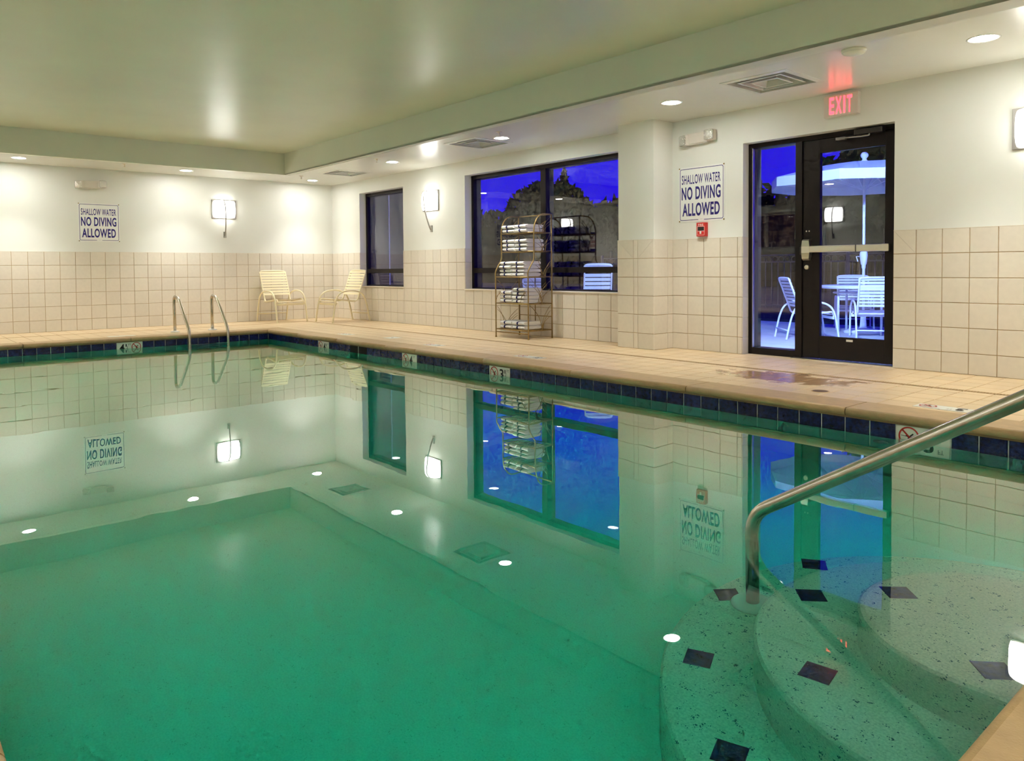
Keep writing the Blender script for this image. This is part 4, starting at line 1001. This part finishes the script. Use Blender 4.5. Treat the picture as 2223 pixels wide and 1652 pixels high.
# patio table with parasol
tb = thing('patio_table', 'round white patio table under the parasol seen through the door', 'table', (7.60, 4.88, PZ))
MB().lathe([(.0, .685), (.58, .685), (.60, .69), (.60, .725), (.585, .735), (0, .735)], (0, 0, 0), 40).build('table_top', M['white'], tb)
for k in range(4):
    a = PI/4+k*PI/2+.25; MB().tube([(.42*math.cos(a), .42*math.sin(a), 0), (.42*math.cos(a), .42*math.sin(a), .69)], .018, 10).build('leg', M['white'], tb)
MB().tube([(.42*math.cos(2*PI*k/24), .42*math.sin(2*PI*k/24), .62) for k in range(24)], .012, 8, closed=True).build('apron_ring', M['white'], tb)
um = thing('patio_parasol', 'pale canvas parasol with white pole over the patio table', 'parasol', (7.60, 4.88, PZ))
R8 = 1.40; zt, zb, zv = 2.60, 2.36, 2.22
vs = [(0, 0, zt)]; n8 = 8
for r, z in ((.62, zt-.06), (R8, zb), (R8, zv)):
    for k in range(n8*2):
        a = 2*PI*k/(n8*2)+.2; rr = r if k % 2 == 0 else r*.945; dz = 0 if k % 2 == 0 else (-.012 if r > 1 else 0)
        vs.append((rr*math.cos(a), rr*math.sin(a), z+dz))
m = n8*2; fs = [(0, 1+k, 1+(k+1) % m) for k in range(m)]
for j in (0, 1):
    for k in range(m): fs.append((1+j*m+k, 1+(j+1)*m+k, 1+(j+1)*m+(k+1) % m, 1+j*m+(k+1) % m))
MB().add(vs, fs).build('canopy', M['canvas'], um)
for k in range(n8):
    a = 2*PI*k/n8+.2; MB().tube([(.03*math.cos(a), .03*math.sin(a), zt-.03), (R8*.98*math.cos(a), R8*.98*math.sin(a), zb-.015)], .007, 6).build('rib', M['white'], um)
    MB().tube([(.04*math.cos(a), .04*math.sin(a), zt-.42), (.72*math.cos(a), .72*math.sin(a), zt-.13)], .006, 6).build('strut', M['white'], um)
MB().tube([(0, 0, .04), (0, 0, zt)], .02, 12).build('pole', M['white'], um)
MB().lathe([(.022, zt), (.05, zt+.01), (.03, zt+.03), (.03, zt+.05), (.055, zt+.08), (.055, zt+.11), (.03, zt+.14), (0, zt+.145)], (0, 0, 0), 16).build('finial', M['white'], um)
MB().lathe([(.021, .98), (.03, 1.0), (.03, 1.04), (.04, 1.05), (.058, 1.19), (.05, 1.235), (.021, 1.25)], (0, 0, 0), 14).build('crank_housing', M['white'], um)
MB().tube([(-.05, -.03, 1.17), (-.09, -.05, 1.17), (-.07, -.04, 1.09)], .008, 6).build('crank_handle', M['white'], um)
MB().lathe([(.28, 0), (.28, .03), (.22, .06), (.05, .09), (.035, .30), (.021, .30)], (0, 0, 0), 24).build('base', M['white'], um)
op = chair_proto('patio_chair', 'white'); op.location = (7.40, 3.56, PZ); op.rotation_euler = (0, 0, math.radians(46))
op['label'] = 'white strap patio chair facing the table, seen through the sidelight'; op['group'] = 'white strap patio chairs'
dup(op, (8.05, 4.22, PZ), math.radians(122), 'white strap patio chair with its back to the glass door')
dup(op, (7.05, 5.75, PZ), math.radians(-62), 'white strap patio chair on the far side of the patio table')
w2 = dup(op, (5.45, 1.25, PZ), math.radians(139), 'tall white strap chair outside the large window behind the rack'); w2.scale = (1.0, .8, 1.24)
w3 = dup(op, (4.15, 1.5, PZ), math.radians(110), 'white strap chair outside the large window near the mullion')
# fence with ring ornaments
fe = thing('ornamental_fence', 'dark metal picket fence with a band of rings beyond the patio', 'fence', (4.0, 9.67, PZ))
pk = MB().box(-.008, .008, -.008, .008, .06, 1.12).mesh('picket', M['fence']); rg = MB().tube([(.062*math.cos(2*PI*k/20), 0, 1.2+.062*math.sin(2*PI*k/20)) for k in range(20)], .006, 6, closed=True).mesh('ring', M['fence'])
x = -6.0
i = 0
while x < 8:
    put('picket', pk, fe, T(x, 0, 0)); put('ring', rg, fe, T(x+.08, 0, 0)); x += .16; i += 1
for z in (.10, 1.12, 1.28): MB().box(-6.1, 8.1, -.014, .014, z, z+.03).build('rail', M['fence'], fe)
for x in (-6.1, -3.7, -1.3, 1.1, 3.5, 5.9): MB().box(x-.03, x+.03, -.03, .03, 0, 1.38).build('post', M['fence'], fe)
# dark hedge and trees beyond
def leafy(name, lb, cat, base, shape, n, seed, group=None, trunk=True, ls=.22):
    rnd = random.Random(seed); r = thing(name, lb, cat, base, 0, group); vs = []; fs = []
    for _ in range(n):
        p_ = Vector(shape(rnd)); d = Vector((rnd.gauss(0, .2), -1, rnd.gauss(0, .2))).normalized(); ta = rnd.uniform(0, PI); e = (Matrix.Rotation(ta, 3, d) @ d.orthogonal()).normalized(); g = d.cross(e); s = ls*rnd.uniform(.6, 1.5); b = len(vs)
        vs += [p_-e*s, p_+g*s*.45, p_+e*s, p_-g*s*.45]; fs.append((b, b+1, b+2, b+3))
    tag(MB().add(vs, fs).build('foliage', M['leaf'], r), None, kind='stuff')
    return r
def cone(h, r0, z0): return lambda q: (lambda t, a, k: (r0*(1-t)**.8*k*math.cos(a), r0*(1-t)**.8*k*math.sin(a), z0+(h-z0)*t))(q.random()**1.3, q.uniform(0, 2*PI), q.random()**.4)
def ball(rx, rz, zc): return lambda q: (lambda v, k: (v.x*rx*k, v.y*rx*k, zc+v.z*rz*k))(Vector((q.gauss(0, 1), q.gauss(0, 1), q.gauss(0, 1))).normalized(), q.random()**.33)
trees = [((-17.2, 22, PZ), ball(2.5, 2.2, 3.6), 4200, 'broad dark tree rising behind the large window', 'broad_tree'), ((-19.7, 25.6, PZ), cone(6.9, .9, 1.0), 1200, 'slim dark evergreen peak behind the broad tree', 'evergreen_tree'),
         ((-14.6, 24.0, PZ), ball(.45, 1.3, 3.2), 700, 'small dark tree near the pier end of the large window', 'round_tree'), ((-1.7, 22, PZ), ball(1.2, 1.3, 3.9), 1500, 'round dark tree above the parasol in the door glass', 'round_tree'), ((1.5, 20, PZ), ball(1.5, 2.0, 4.2), 2000, 'large round dark tree behind the parasol top', 'round_tree')]
for b, sh, n, lb, nm in trees:
    r = leafy(nm, lb, 'tree', b, sh, n, hash(lb) % 1000 if False else len(lb)*7, 'dark trees beyond the fence')
    MB().tube([(0, 0, 0), (.05, .02, 1.5), (0, 0, 3.2)], [.14, .11, .06], 8).build('trunk', M['bark'], r)
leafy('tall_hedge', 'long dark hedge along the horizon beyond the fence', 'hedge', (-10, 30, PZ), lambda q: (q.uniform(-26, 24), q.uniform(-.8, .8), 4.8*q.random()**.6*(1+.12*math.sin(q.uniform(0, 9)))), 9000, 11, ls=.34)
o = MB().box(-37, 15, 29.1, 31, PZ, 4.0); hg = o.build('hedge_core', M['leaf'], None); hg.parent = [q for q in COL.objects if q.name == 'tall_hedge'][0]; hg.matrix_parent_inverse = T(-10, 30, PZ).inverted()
